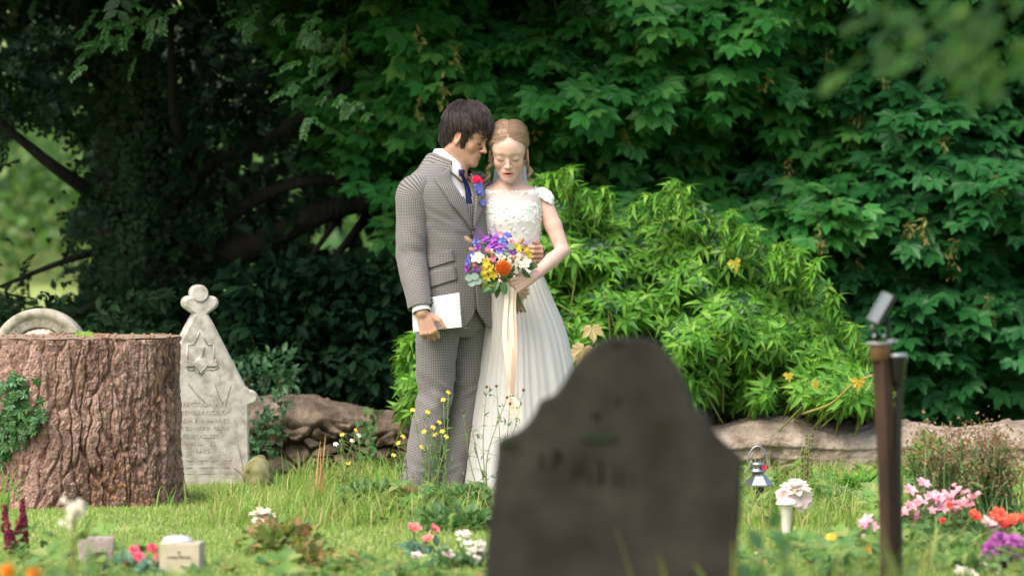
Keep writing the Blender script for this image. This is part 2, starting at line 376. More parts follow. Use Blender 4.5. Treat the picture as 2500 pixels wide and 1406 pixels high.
# ================================================================ TREES
def crown_cloud(n, samp, outward, tv, tf, s0, s1, droop=.5, nj=.35, keep=None):
    T = samp(n)
    if keep is not None: T = T[keep(T)]
    n = len(T); o = outward(T)
    d = nrm(o+np.array([0, 0, -droop])+rng.normal(0, nj, (n, 3)))
    up = nrm(np.array([0, 0, 1.])+o*.45+rng.normal(0, nj, (n, 3)))
    g = Geo(); scatter(g, tv, tf, T, frames(d, up), rng.uniform(s0, s1, n)); return g
def trunk(g, path, r0, r1, n=12, m=16, rough=.12):
    p = smooth_path(path, m); rr = np.linspace(r0, r1, m)*(1+rough*vnoise(p, 3.1))
    tube(g, p+.3*r0*fbm(p, 2, 2)[:, None]*np.array([1, 0, 0]), rr, n)
m_bark = mat('bark_dark', (.008, .007, .006), (.020, .017, .013), scale=6, rough=.95, bump=1, bscale=30, bdist=.03, stretch=(1, 1, .3))
SY, SF = sycamore_leaf()
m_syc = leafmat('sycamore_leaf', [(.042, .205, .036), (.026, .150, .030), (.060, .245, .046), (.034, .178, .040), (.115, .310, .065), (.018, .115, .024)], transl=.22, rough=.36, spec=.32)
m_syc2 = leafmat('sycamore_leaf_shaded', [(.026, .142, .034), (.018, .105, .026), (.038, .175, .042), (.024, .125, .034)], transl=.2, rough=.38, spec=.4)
m_key = leafmat('seed_cluster', [(.26, .30, .07), (.34, .28, .10), (.20, .27, .06)], .3)
def depth_front(u, v, seed):                      # how near the leafy face comes, lumpy
    p = np.stack([u/260., v/170., 0*u], -1)
    return .55*vnoise(p, 1, seed)+.35*vnoise(p, 2.3, seed+4)
def sycamore(name, u0, u1, edge, Y0, base, label, nspray, seed, mm, vmax, trunkx):
    root = thing(name, (trunkx, Y0+1.6, gh(trunkx, Y0+1.6)), label, 'tree')
    g = Geo(); r = np.random.default_rng(seed)
    tx, ty = trunkx, Y0+1.6
    trunk(g, [(tx, ty, -.3), (tx+.05, ty, 1.2), (tx-.1, ty+.1, 3), (tx, ty, 5.2)], .22, .10)
    T = []; D = []; Uu = []
    # sprays over the visible face, in several layers going deeper, plus a canopy above the frame
    for L, (dd, num) in enumerate([(0, nspray), (.45, nspray), (1.1, int(nspray*.8)), (2.0, int(nspray*.6))]):
        u = r.uniform(u0-120, u1+120, num); v = r.uniform(-820, vmax, num)
        Yv = Y0+dd+.8-depth_front(u, v, seed)+r.uniform(-.1, .1, num)
        Yv = Yv+np.clip((v-base)/900, 0, 1)*.5-np.clip(-v/800, 0, 1)*.9
        k = edge(u, v+60*vnoise(np.stack([u/60, v/60, 0*u], -1), 1, seed))
        # holes in the nearest layer let the dark interior show
        k &= vnoise(np.stack([u/95., v/70., 0*u+L*3], -1), 1, seed+11) > (-.55 if L == 0 else -.7)
        u, v, Yv = u[k], v[k], Yv[k]
        T.append(np.stack([(u-1250)*Yv/F, Yv, H-(v-VH)*Yv/F], 1))
    T = np.concatenate(T); n = len(T)
    o = nrm(np.stack([(T[:, 0]-tx)*.55+r.normal(0, .3, n), -np.ones(n), r.normal(.0, .2, n)], 1))
    gl = Geo(); gt = Geo()
    for node in range(3):                          # opposite pairs of leaves along each spray
        for sgn in (-1, 1):
            side = nrm(np.cross(o, [0, 0, 1.]))
            pos = T+o*(.11*node)+np.array([0, 0, -.035])*node**1.3+r.normal(0, .012, (n, 3))
            d = nrm(o*(.55+.3*node)+side*sgn*(1.0-.25*node)+np.array([0, 0, -.38])+r.normal(0, .22, (n, 3)))
            pos = pos+d*.07
            up = nrm(np.array([0, -.62, .9])+r.normal(0, .24, (n, 3)))
            s = r.uniform(.125, .235, n)*(1-.10*node)
            scatter(gl, SY, SF, pos, frames(d, up), s)
    ev = slice(None, None, 4)
    for t, oo in zip(T[ev], o[ev]): tube(gt, [t-oo*.35+[0, 0, .05], t, t+oo*.12, t+oo*.28+[0, 0, -.07]], [.006, .005, .004, .002], 3, False)
    for b in range(14):
        q = T[r.integers(n)]; z0 = r.uniform(1.0, 4.5)
        trunk(g, [(tx, ty, z0), (tx*.5+q[0]*.5, ty*.5+q[1]*.5, (z0+q[2])/2+.25), tuple(q+[0, .3, 0])], .05, .012, 6, 10)
    V_, F_, _, _ = gt.get(); g.add(V_, F_); mk('trunk', g, m_bark, root); mk('crown', gl, mm, root, smooth=False)
    vis = T[(T[:, 1] < Y0+1.0)]; vis = vis[vis[:, 2] > .9]; vis = vis[r.permutation(len(vis))[:90]]; gk = Geo()
    kv, kf = leaf_t(.4, .2, .1, (0, .7, .8, 0))
    for q in vis:
        nn = 22; t = np.sort(r.random(nn)); ln = r.uniform(.10, .2)
        pos = q+np.array([0, -.30, -.06])+np.stack([r.normal(0, .012, nn), r.normal(0, .012, nn), -t*ln], 1)
        scatter(gk, kv, kf, pos, frames(r.normal(0, 1, (nn, 3))+[0, 0, -1.2], r.normal(0, 1, (nn, 3))), .042)
    mk('seed_clusters', gk, m_key, root, smooth=False)
    return root
m_twig = mat('twig', (.22, .10, .05), (.14, .12, .04), scale=5, rough=.7)
def edge_a(u, v):                                 # left outline of the big sycamore hangs down from upper left
    left = np.interp(v, [-900, -100, 60, 130, 250, 330, 420, 560, 700, 1100], [500, 640, 770, 800, 830, 870, 960, 1040, 1120, 1180])
    return (u > left)
sycamore('sycamore_tree', 700, 1960, edge_a, 19.9, 500, 'sycamore tree with mid green lobed leaves and hanging seeds directly behind the couple', 1500, 3, m_syc, 760, 1.0)
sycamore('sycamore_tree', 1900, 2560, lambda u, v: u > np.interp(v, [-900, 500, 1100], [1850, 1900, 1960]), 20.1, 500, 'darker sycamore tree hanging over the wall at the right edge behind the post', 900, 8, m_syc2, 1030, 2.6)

# deep wood standing behind both trees, closing off the light
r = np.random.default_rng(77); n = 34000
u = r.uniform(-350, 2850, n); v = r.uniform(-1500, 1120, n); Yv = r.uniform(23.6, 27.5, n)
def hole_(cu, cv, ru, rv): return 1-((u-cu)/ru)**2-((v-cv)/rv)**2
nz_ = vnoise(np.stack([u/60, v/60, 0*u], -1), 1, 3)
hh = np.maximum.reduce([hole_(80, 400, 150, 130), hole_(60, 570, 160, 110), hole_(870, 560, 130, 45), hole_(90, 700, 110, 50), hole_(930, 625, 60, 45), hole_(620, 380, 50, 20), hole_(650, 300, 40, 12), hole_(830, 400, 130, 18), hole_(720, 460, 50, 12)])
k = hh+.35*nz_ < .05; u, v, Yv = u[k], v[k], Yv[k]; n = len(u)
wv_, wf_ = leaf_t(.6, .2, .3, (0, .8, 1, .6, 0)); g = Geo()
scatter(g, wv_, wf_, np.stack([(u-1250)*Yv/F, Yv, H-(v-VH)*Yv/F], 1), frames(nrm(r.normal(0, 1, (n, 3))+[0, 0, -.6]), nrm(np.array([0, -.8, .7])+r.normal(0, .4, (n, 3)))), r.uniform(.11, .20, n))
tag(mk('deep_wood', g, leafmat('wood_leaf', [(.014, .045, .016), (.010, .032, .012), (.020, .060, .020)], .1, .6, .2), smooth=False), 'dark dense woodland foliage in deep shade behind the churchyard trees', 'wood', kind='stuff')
# dark small-leaved tree at left with ivy-clad trunk and low limbs
root = thing('dark_tree', (-1.75, 21.5, -.2), 'dark shaded tree with an ivy covered trunk and low spreading limbs behind the gravestones', 'tree')
g = Geo(); r = np.random.default_rng(5)
def PP(*a): return tuple(P(*a))
trunk(g, [PP(380, 1150, 21.5), PP(370, 800, 21.5), PP(340, 520, 21.5), PP(330, 300, 21.5), PP(300, 80, 21.4), PP(290, -600, 21.4)], .26, .13, 16, 30)
trunk(g, [PP(420, 640, 21.5), PP(600, 610, 21.2), PP(740, 540, 21.0), PP(850, 500, 21.0), PP(980, 490, 21.0), PP(1150, 500, 21)], .085, .035, 10, 24)
trunk(g, [PP(380, 560, 21.5), PP(520, 400, 21.2), PP(640, 350, 21), PP(700, 310, 20.8), PP(860, 200, 20.6)], .045, .02, 8, 20)
trunk(g, [PP(520, 560, 21.4), PP(640, 480, 21.2), PP(760, 440, 21.0), PP(900, 450, 21.0), PP(1010, 400, 20.9)], .04, .02, 8, 20)
for a_, b_, c_, rr in [((300, 520), (150, 420), (0, 300), .03), ((330, 700), (200, 760), (60, 830), .02), ((300, 600), (150, 640), (0, 700), .015), ((830, 520), (800, 570), (720, 680), .016), ((900, 520), (840, 600), (760, 700), .02), ((280, 240), (200, 150), (190, 0), .02), ((500, 400), (430, 300), (420, 60), .03)]:
    trunk(g, [PP(*a_, 21.3), PP(*b_, 20.9), PP(*c_, 20.8)], rr*1.5, rr*.6, 6, 12)
mk('trunk', g, m_bark, root)
sv, sf = leaf_t(.55, .15, .2, (0, 1, .8, 0))
m_dark = leafmat('dark_tree_leaf', [(.008, .028, .009), (.005, .018, .006), (.013, .040, .012), (.007, .023, .008), (.020, .050, .015)], transl=.2, rough=.5, spec=.10)  # leaf colour kept near black to stand in for deep shade
def gapmask(T):                                    # photo rows/columns where the far bank shows through
    u = 1250+T[:, 0]*F/T[:, 1]; v = VH+(H-T[:, 2])*F/T[:, 1]
    nz = vnoise(np.stack([u/45, v/45, 0*u], -1), 1, 3)+.6*vnoise(np.stack([u/17, v/17, 0*u], -1), 1, 5)
    def hole(cu, cv, ru, rv): return 1-((u-cu)/ru)**2-((v-cv)/rv)**2
    hh = np.maximum.reduce([hole(90, 400, 130, 120), hole(60, 560, 150, 110), hole(860, 560, 130, 40), hole(110, 700, 120, 60), hole(930, 620, 60, 50), hole(620, 380, 60, 25), hole(650, 300, 60, 15), hole(820, 400, 150, 16), hole(720, 460, 60, 14)])
    return hh+.75*nz < .22
def samp_dark(n):
    u = r.uniform(-150, 1300, n); v = r.uniform(-900, 1080, n); Yv = 20.6+r.uniform(0, 1, n)**1.0*2.6-np.clip(-v/700, 0, 1.2)*1.8+.45*vnoise(np.stack([u/140, v/110, 0*u], -1), 1, 21)
    k = (v < 960)&~((u > 1000)&(v < 500)); u, v, Yv = u[k], v[k], Yv[k]
    return np.stack([(u-1250)*Yv/F, Yv, H-(v-VH)*Yv/F], 1)
def sprig(n, tv, tf, step, k=6, seed=1):           # a little twig of paired leaves along +y
    V = []; Fs = []; q = 0; rr = random.Random(seed)
    for i in range(k):
        for sg in (-1, 1):
            d = np.array([[sg*.8+rr.uniform(-.2, .2), .7, rr.uniform(-.3, .2)]]); M = frames(d, np.array([[0, 0, 1.]]))[0]
            V.append((tv@M.T)*(.8+rr.random()*.4)+np.array([0, i*step, -.02*i*i*step])); Fs.append(tf+q); q += len(tv)
    return np.concatenate(V), np.concatenate(Fs)
spv, spf = sprig(6, sv, sf, .55)
def outd(T): return nrm(np.stack([r.normal(0, .8, len(T)), r.normal(-.5, .5, len(T)), r.normal(-.1, .4, len(T))], 1))
def samp_shade_roof(n):  # extra leaves out of view overhead, added to keep sun off the tree
    return np.stack([r.uniform(-5.2, .3, n), r.uniform(19.0, 21.8, n), r.uniform(2.45, 4.2, n)], 1)
gr_ = crown_cloud(4200, samp_shade_roof, outd, spv, spf, .07, .11, .2, .3)
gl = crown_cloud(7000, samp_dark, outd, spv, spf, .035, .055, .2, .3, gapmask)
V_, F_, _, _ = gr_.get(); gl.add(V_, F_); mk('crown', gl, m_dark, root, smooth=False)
# brighter sprigs at the crown's near edge, top of the frame
gs = Geo(); br = []
for cu, cv, ru, rv, k in [(300, 60, 90, 50, 9), (230, 110, 40, 40, 3), (640, 30, 60, 40, 5), (730, 180, 50, 60, 6), (800, 230, 60, 70, 8), (820, 120, 40, 60, 6), (780, 90, 30, 40, 4), (380, 20, 50, 30, 4), (700, 40, 60, 40, 4)]:
    for _ in range(k*2): br.append(P(cu+r.normal(0, ru*.6), cv+r.normal(0, rv*.6), r.uniform(19.3, 19.7)))
br = np.array(br); o = nrm(np.stack([r.normal(-.6, .5, len(br)), r.normal(-.5, .3, len(br)), r.normal(-.5, .3, len(br))], 1))
scatter(gs, spv, spf, br, frames(o, nrm(np.array([0, -.5, 1])+r.normal(0, .2, (len(br), 3)))), r.uniform(.024, .036, len(br)))
mk('leaf_sprays', gs, leafmat('edge_leaf', [(.035, .12, .025), (.025, .09, .02), (.05, .15, .03)], .3), root, smooth=False)
# ivy clinging to that tree's trunk
iv = thing('trunk_ivy', PP(360, 1000, 21.2), 'small leaved climbing ivy wrapped round the trunk of the dark tree', 'ivy')
iw, ifc = ivy_leaf(); n = 2600; u = 330+r.normal(0, 75, n); v = r.uniform(100, 1060, n); u = u-np.clip(v-600, 0, 400)*.1
Yv = 21.05-.25*np.exp(-((u-330)/70)**2)+r.uniform(-.05, .1, n)
T = np.stack([(u-1250)*Yv/F, Yv, H-(v-VH)*Yv/F], 1)
g = Geo(); scatter(g, iw, ifc, T, frames(nrm(np.array([0, -.3, -1])+r.normal(0, .4, (n, 3))), nrm(np.array([-.1, -1, .5])+r.normal(0, .3, (n, 3)))), r.uniform(.03, .055, n))
mk('leaves', g, leafmat('ivy_dark', [(.012, .034, .012), (.020, .050, .018), (.008, .024, .009)], .15, .5, .12), iv, smooth=False)
# understorey laurel-like bush behind wall, left of couple
def bush(name, samp, n, tv, tf, s0, s1, m, label, cat='bush', droop=.5, stems=True, nj=.4, base=None):
    T = samp(n); n = len(T); ctr = T.mean(0); b0 = base if base is not None else (ctr[0], ctr[1]+.2, -.1)
    root = thing(name, b0, label, cat)
    o = nrm(T-np.array([ctr[0], ctr[1]+.6, ctr[2]-.5])+r.normal(0, .2, (n, 3)))
    g = Geo(); scatter(g, tv, tf, T, frames(nrm(o+[0, 0, -droop]+r.normal(0, nj, (n, 3))), nrm(np.array([0, -.35, 1])+r.normal(0, nj, (n, 3)))), r.uniform(s0, s1, n))
    mk('leaves', g, m, root, smooth=False)
    if stems:
        gs = Geo()
        for k in range(26):
            q = T[r.integers(n)]; tube(gs, smooth_path([b0, (b0[0]*.4+q[0]*.6, b0[1]*.5+q[1]*.5, q[2]*.4), q], 8), np.linspace(.014, .004, 8), 4, False)
        mk('stems', gs, m_twig, root)
    return root
def samp_under(u0, u1, v0, v1, Ya, Yb):
    def f(n):
        u = r.uniform(u0, u1, n); v = r.uniform(v0, v1, n)
        Yv = Ya+(Yb-Ya)*r.random(n)+.35*vnoise(np.stack([u/90, v/60, 0*u], -1), 1, 31)
        k = vnoise(np.stack([u/50, v/40, Yv], -1), 1, 12)+np.clip((v-v0)/80, 0, 1) > .25
        u, v, Yv = u[k], v[k], Yv[k]; return np.stack([(u-1250)*Yv/F, Yv, H-(v-VH)*Yv/F], 1)
    return f
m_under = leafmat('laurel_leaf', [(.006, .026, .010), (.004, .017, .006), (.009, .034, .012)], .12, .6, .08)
lav, laf = leaf_t(.42, .2, .35, (0, .7, 1, .8, 0))
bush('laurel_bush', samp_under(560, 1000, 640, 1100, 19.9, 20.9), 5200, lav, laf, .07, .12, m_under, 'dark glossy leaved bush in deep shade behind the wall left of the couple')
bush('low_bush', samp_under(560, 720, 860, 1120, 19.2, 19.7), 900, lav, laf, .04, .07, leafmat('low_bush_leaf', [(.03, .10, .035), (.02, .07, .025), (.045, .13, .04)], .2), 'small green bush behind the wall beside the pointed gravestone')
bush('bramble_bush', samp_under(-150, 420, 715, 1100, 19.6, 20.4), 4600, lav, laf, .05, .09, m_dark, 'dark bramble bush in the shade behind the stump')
# ================================================================ bright climbing shrub over the wall
nl, nf = leaf_t(.34, .30, .7, (0, .75, 1, .7, .35, 0))
RV, RF = rosette(7, nl, nf, .25, 5, s0=.7)
RV2, RF2 = rosette(6, nl, nf, .5, 9, s0=.6)
r = np.random.default_rng(12)
TOP = [(1180, 560), (1260, 480), (1340, 455), (1400, 450), (1450, 500), (1500, 520), (1600, 510), (1650, 500), (1700, 490), (1760, 540), (1830, 580), (1880, 640), (1950, 650), (2000, 700), (2040, 770), (2080, 810), (2115, 860), (2150, 930), (2170, 1000)]
def shrub_samp(n, top, vb, Yf, Yb, seed, u0, u1):
    u = r.uniform(u0, u1, n); t = np.interp(u, [a[0] for a in top], [a[1] for a in top])
    v = t+(vb-t)*r.random(n)**.9; q = (v-t)/(vb-t)
    Yv = Yf+(1-np.sqrt(np.clip(1-(1-q)**2, 0, 1)))*(Yb-Yf)+.38*vnoise(np.stack([u/100, v/70, 0*u], -1), 1, seed)+r.uniform(0, .35, n)
    k = vnoise(np.stack([u/60, v/45, Yv*1.5], -1), 1, seed+3)+.5*vnoise(np.stack([u/24, v/20, Yv], -1), 1, seed+8) > -.38
    return np.stack([(u-1250)*Yv/F, Yv, H-(v-VH)*Yv/F], 1)[k]
m_shrub = leafmat('climber_leaf', [(.10, .30, .022), (.06, .22, .018), (.16, .38, .035), (.085, .26, .022), (.24, .45, .06), (.04, .15, .016), (.13, .33, .03)], transl=.3, rough=.42, spec=.3)
m_ivybig = leafmat('climber_old_leaf', [(.035, .12, .025), (.025, .09, .02), (.05, .16, .035), (.03, .11, .03)], transl=.2, rough=.3, spec=.5)
def shrub(u0, u1, top, n, Yf, Yb, seed, vb, label, base):
    root = thing('ivy_shrub', base, label, 'shrub')
    T = shrub_samp(n, top, vb, Yf, Yb, seed, u0, u1); k = len(T)
    c = np.array([base[0], Yf+.9, .7])
    ax = nrm(nrm(T-c)*.6+np.array([0, -.35, .75])+r.normal(0, .38, (k, 3)))
    az = r.uniform(0, 6.28, k); B = np.stack([basis(a) for a in ax])
    Rz = np.stack([np.stack([np.cos(az), -np.sin(az), 0*az], 1), np.stack([np.sin(az), np.cos(az), 0*az], 1), np.stack([0*az, 0*az, 0*az+1], 1)], 1)
    g = Geo(); h = k//2; M = B@Rz
    scatter(g, RV, RF, T[:h], M[:h], r.uniform(.052, .088, h)); scatter(g, RV2, RF2, T[h:], M[h:], r.uniform(.046, .078, k-h))
    mk('leaves', g, m_shrub, root, smooth=False)
    g = Geo(); T2 = shrub_samp(int(n*1.6), top, vb, Yf+.12, Yb+.1, seed, u0, u1); k2 = len(T2)
    scatter(g, iw, ifc, T2, frames(nrm(np.array([0, -.4, -1])+r.normal(0, .35, (k2, 3))), nrm(np.array([0, -1, .7])+r.normal(0, .35, (k2, 3)))), r.uniform(.05, .10, k2))
    mk('older_leaves', g, m_ivybig, root, smooth=False)
    gs = Geo(); sh = []
    for j in range(60):                            # long shoots standing clear of the mass
        uu = r.uniform(u0, u1-20); tt = np.interp(uu, [a[0] for a in top], [a[1] for a in top]); hh = r.uniform(10, 60)*(1 if u1 > 1500 else .3); q0 = P(uu, tt+40, Yf+.35+r.uniform(-.1, .3)); q1 = P(uu+r.normal(0, 18), tt-hh, q0[1]-.05); tube(gs, smooth_path([q0, (q0+q1)/2+r.normal(0, .01, 3), q1], 6), [.005, .0045, .004, .0035, .003, .002], 3, False)
        for f_ in np.linspace(.35, 1, 5): sh.append(q0+(q1-q0)*f_)
    sh = np.array(sh); ns_ = len(sh); g3 = Geo(); az = r.uniform(0, 6.28, ns_); Bs_ = np.stack([basis(a) for a in nrm(np.array([0, -.3, 1])+r.normal(0, .3, (ns_, 3)))])
    scatter(g3, RV, RF, sh, Bs_, r.uniform(.045, .07, ns_)); mk('shoots', g3, m_shrub, root, smooth=False)
    for j in range(0, k, 5): tube(gs, [T[j]-ax[j]*.22-[0, -.06, .05], T[j]-ax[j]*.08, T[j]+ax[j]*.02], [.005, .004, .003], 3, False)
    mk('stems', gs, mat('climber_stem', (.22, .26, .06), rough=.6), root)
    return root
shrub(1190, 2160, TOP, 4400, 18.46, 19.3, 4, 985, 'bright green ivy shrub sprawling over the wall right of the bride', (.9, 18.9, 0))
shrub(988, 1090, [(985, 990), (1000, 860), (1020, 830), (1090, 820)], 170, 18.1, 18.6, 7, 1010, 'narrow spill of bright green leaves over the wall behind the groom\'s legs', (-.45, 18.7, 0))
# trailing stem with yellow leaves over the wall
st = thing('trailing_stem', PP(1990, 1010, 18.5), 'bare trailing ivy stem with yellow leaves at the shrub\'s right end', 'stem')
g = Geo(); pts = [PP(1960, 1010, 18.2), PP(2030, 985, 18.0), PP(2085, 935, 17.9), PP(2135, 915, 17.9), PP(2200, 890, 17.9)]
tube(g, smooth_path(pts, 14), np.linspace(.007, .004, 14), 5); tube(g, smooth_path([pts[2], PP(2110, 938, 17.9), PP(2150, 935, 17.9)], 8), .003, 4)
mk('stem', g, mat('yellow_stem', (.32, .28, .08), rough=.6), st)
g = Geo(); T = np.array([P(2095, 930, 17.88), P(1793, 640, 18.0), P(1925, 915, 18.0), P(1990, 935, 18.2)])
scatter(g, iw, ifc, T, frames(np.array([[0, -.1, -1.], [.3, 0, -1], [.2, -.2, -1], [.4, 0, -1]]), np.array([[.3, -1, .2]]*4)), np.array([.085, .08, .06, .05]))
mk('yellow_leaves', g, leafmat('yellow_leaf', [(.65, .42, .03), (.5, .45, .06)], .3), st, smooth=False)
# big pale sycamore seedling leaf by the bride's skirt
sd_ = thing('sycamore_seedling', PP(1440, 900, 17.9), 'pale yellow green maple seedling leaves poking out beside the bride\'s skirt', 'seedling')
g = Geo(); T = np.array([P(1445, 800, 17.75), P(1425, 850, 17.7), P(1400, 862, 17.8), P(1450, 860, 17.8)])
scatter(g, SY, SF, T, frames(np.array([[.1, -.5, -.6], [-.3, -.4, -.7], [-.7, -.4, -.5], [.5, -.5, -.4]]), np.array([[0, -.9, .6]]*4)), np.array([.11, .13, .08, .08]))
mk('leaves', g, leafmat('seedling_leaf', [(.40, .44, .10), (.42, .32, .14), (.33, .42, .10)], .3), sd_, smooth=False)
g = Geo()
for q in T: tube(g, [q, q+np.array([0, .1, -.12]), np.array([*P(1440, 900, 17.9)[:2], .4])], .003, 4)
mk('stems', g, m_twig, sd_)
# ================================================================ smooth-union body modelling
class Body:
    def __init__(s): s.P = []
    def add(s, fn, c, rad, k=.01, op='u'): s.P.append((fn, np.asarray(c, float), rad, k, op))
    def ell(s, c, r_, k=.01, M=None, op='u'):
        c = np.asarray(c, float); r_ = np.asarray(r_, float)
        def fn(p):
            q = p-c
            if M is not None: q = q@M
            k0 = np.linalg.norm(q/r_, axis=-1); k1 = np.linalg.norm(q/r_**2, axis=-1)
            return k0*(k0-1)/np.maximum(k1, 1e-6)
        s.add(fn, c, r_.max(), k, op)
    def cone(s, a, b, ra, rb, k=.01, op='u', flat=None):
        a = np.asarray(a, float); b = np.asarray(b, float); ba = b-a; L2 = max(ba@ba, 1e-9)
        def fn(p):
            t = np.clip(((p-a)@ba)/L2, 0, 1); q = p-a-t[..., None]*ba
            if flat is not None:                       # squash along a direction
                ax, f = flat; q = q+(q@ax)[..., None]*ax*(f-1)
            return np.linalg.norm(q, axis=-1)-(ra+(rb-ra)*t)
        s.add(fn, (a+b)/2, np.sqrt(L2)/2+max(ra, rb), k, op)
    def chain(s, pts, rr, k=.01):
        for i in range(len(pts)-1): s.cone(pts[i], pts[i+1], rr[i], rr[i+1], k)
    def ev(s, p, idx=None):
        d = np.full(p.shape[:-1], 1.0)
        for i in (range(len(s.P)) if idx is None else idx):
            fn, c, rad, k, op = s.P[i]; e = fn(p)
            if op == 'u':
                h = np.clip(.5+.5*(e-d)/k, 0, 1); d = e+(d-e)*(1-h) if False else (e*(1-h)+d*h-k*h*(1-h))
            else:
                h = np.clip(.5-.5*(d+e)/k, 0, 1); d = d*(1-h)+(-e)*h+k*h*(1-h)
        return d
    def mesh(s, h, n=20):
        lo = np.min([c-rad for _, c, rad, _, op in s.P if op == 'u'], 0)-3*h; hi = np.max([c+rad for _, c, rad, _, op in s.P if op == 'u'], 0)+3*h
        nb = np.ceil((hi-lo)/(h*n)).astype(int); N = nb*n
        D = np.full(tuple(N), .5, np.float32)
        C = np.array([p[1] for p in s.P]); Rd = np.array([p[2] for p in s.P]); half = h*n*.5*math.sqrt(3)
        ar = np.arange(n)*h
        loc = np.stack(np.meshgrid(ar, ar, ar, indexing='ij'), -1)
        for bi in range(nb[0]):
            for bj in range(nb[1]):
                for bk in range(nb[2]):
                    o = lo+np.array([bi, bj, bk])*n*h; c = o+n*h/2
                    idx = np.nonzero(np.linalg.norm(C-c, axis=1)-Rd < half+.035)[0]
                    if not len(idx): continue
                    dc = float(s.ev(c[None], idx)[0])
                    sl = (slice(bi*n, bi*n+n), slice(bj*n, bj*n+n), slice(bk*n, bk*n+n))
                    if dc > half*1.35+.01: continue
                    if dc < -half*1.35-.01: D[sl] = -.5; continue
                    D[sl] = s.ev(loc+o, idx)
        S = D < 0; nc = np.zeros(tuple(N-1), np.int8)
        corners = [(a, b, c) for a in (0, 1) for b in (0, 1) for c in (0, 1)]
        sh = tuple(N-1)
        def sub(A, a, b, c): return A[a:a+sh[0], b:b+sh[1], c:c+sh[2]]
        for a, b, c in corners: nc += sub(S, a, b, c)
        act = np.argwhere((nc > 0)&(nc < 8)); vid = np.full(sh, -1, np.int32); vid[tuple(act.T)] = np.arange(len(act))
        dv = {cc: D[act[:, 0]+cc[0], act[:, 1]+cc[1], act[:, 2]+cc[2]].astype(float) for cc in corners}
        acc = np.zeros((len(act), 3)); cnt = np.zeros(len(act))
        for a in corners:
            for ax in range(3):
                if a[ax]: continue
                b = list(a); b[ax] = 1; b = tuple(b); da, db = dv[a], dv[b]; m = (da < 0) != (db < 0)
                t = np.where(m, da/np.where(m, da-db, 1), 0); q = np.array(a, float)[None]+np.eye(3)[ax]*t[:, None]
                acc[m] += q[m]; cnt[m] += 1
        V = (act+acc/cnt[:, None])*h+lo
        Fs = []
        for ax in range(3):
            a0 = [slice(1, None)]*3; sA = [slice(1, N[i]-1) for i in range(3)]
            s0 = list(sA); s0[ax] = slice(0, N[ax]-1); s1 = list(sA); s1[ax] = slice(1, N[ax])
            A = S[tuple(s0)]; B = S[tuple(s1)]; e = np.argwhere(A != B)
            if not len(e): continue
            inside = A[tuple(e.T)]
            off = np.array([1, 1, 1]); off[ax] = 0; e = e+off
            u, v = (ax+1) % 3, (ax+2) % 3; eu = np.eye(3, dtype=int)[u]; ew = np.eye(3, dtype=int)[v]
            q = np.stack([vid[tuple((e-eu-ew).T)], vid[tuple((e-ew).T)], vid[tuple(e.T)], vid[tuple((e-eu).T)]], 1)
            q[~inside] = q[~inside][:, ::-1]; Fs.append(q)
        Fq = np.concatenate(Fs); Fq = Fq[(Fq >= 0).all(1)]
        return V, Fq

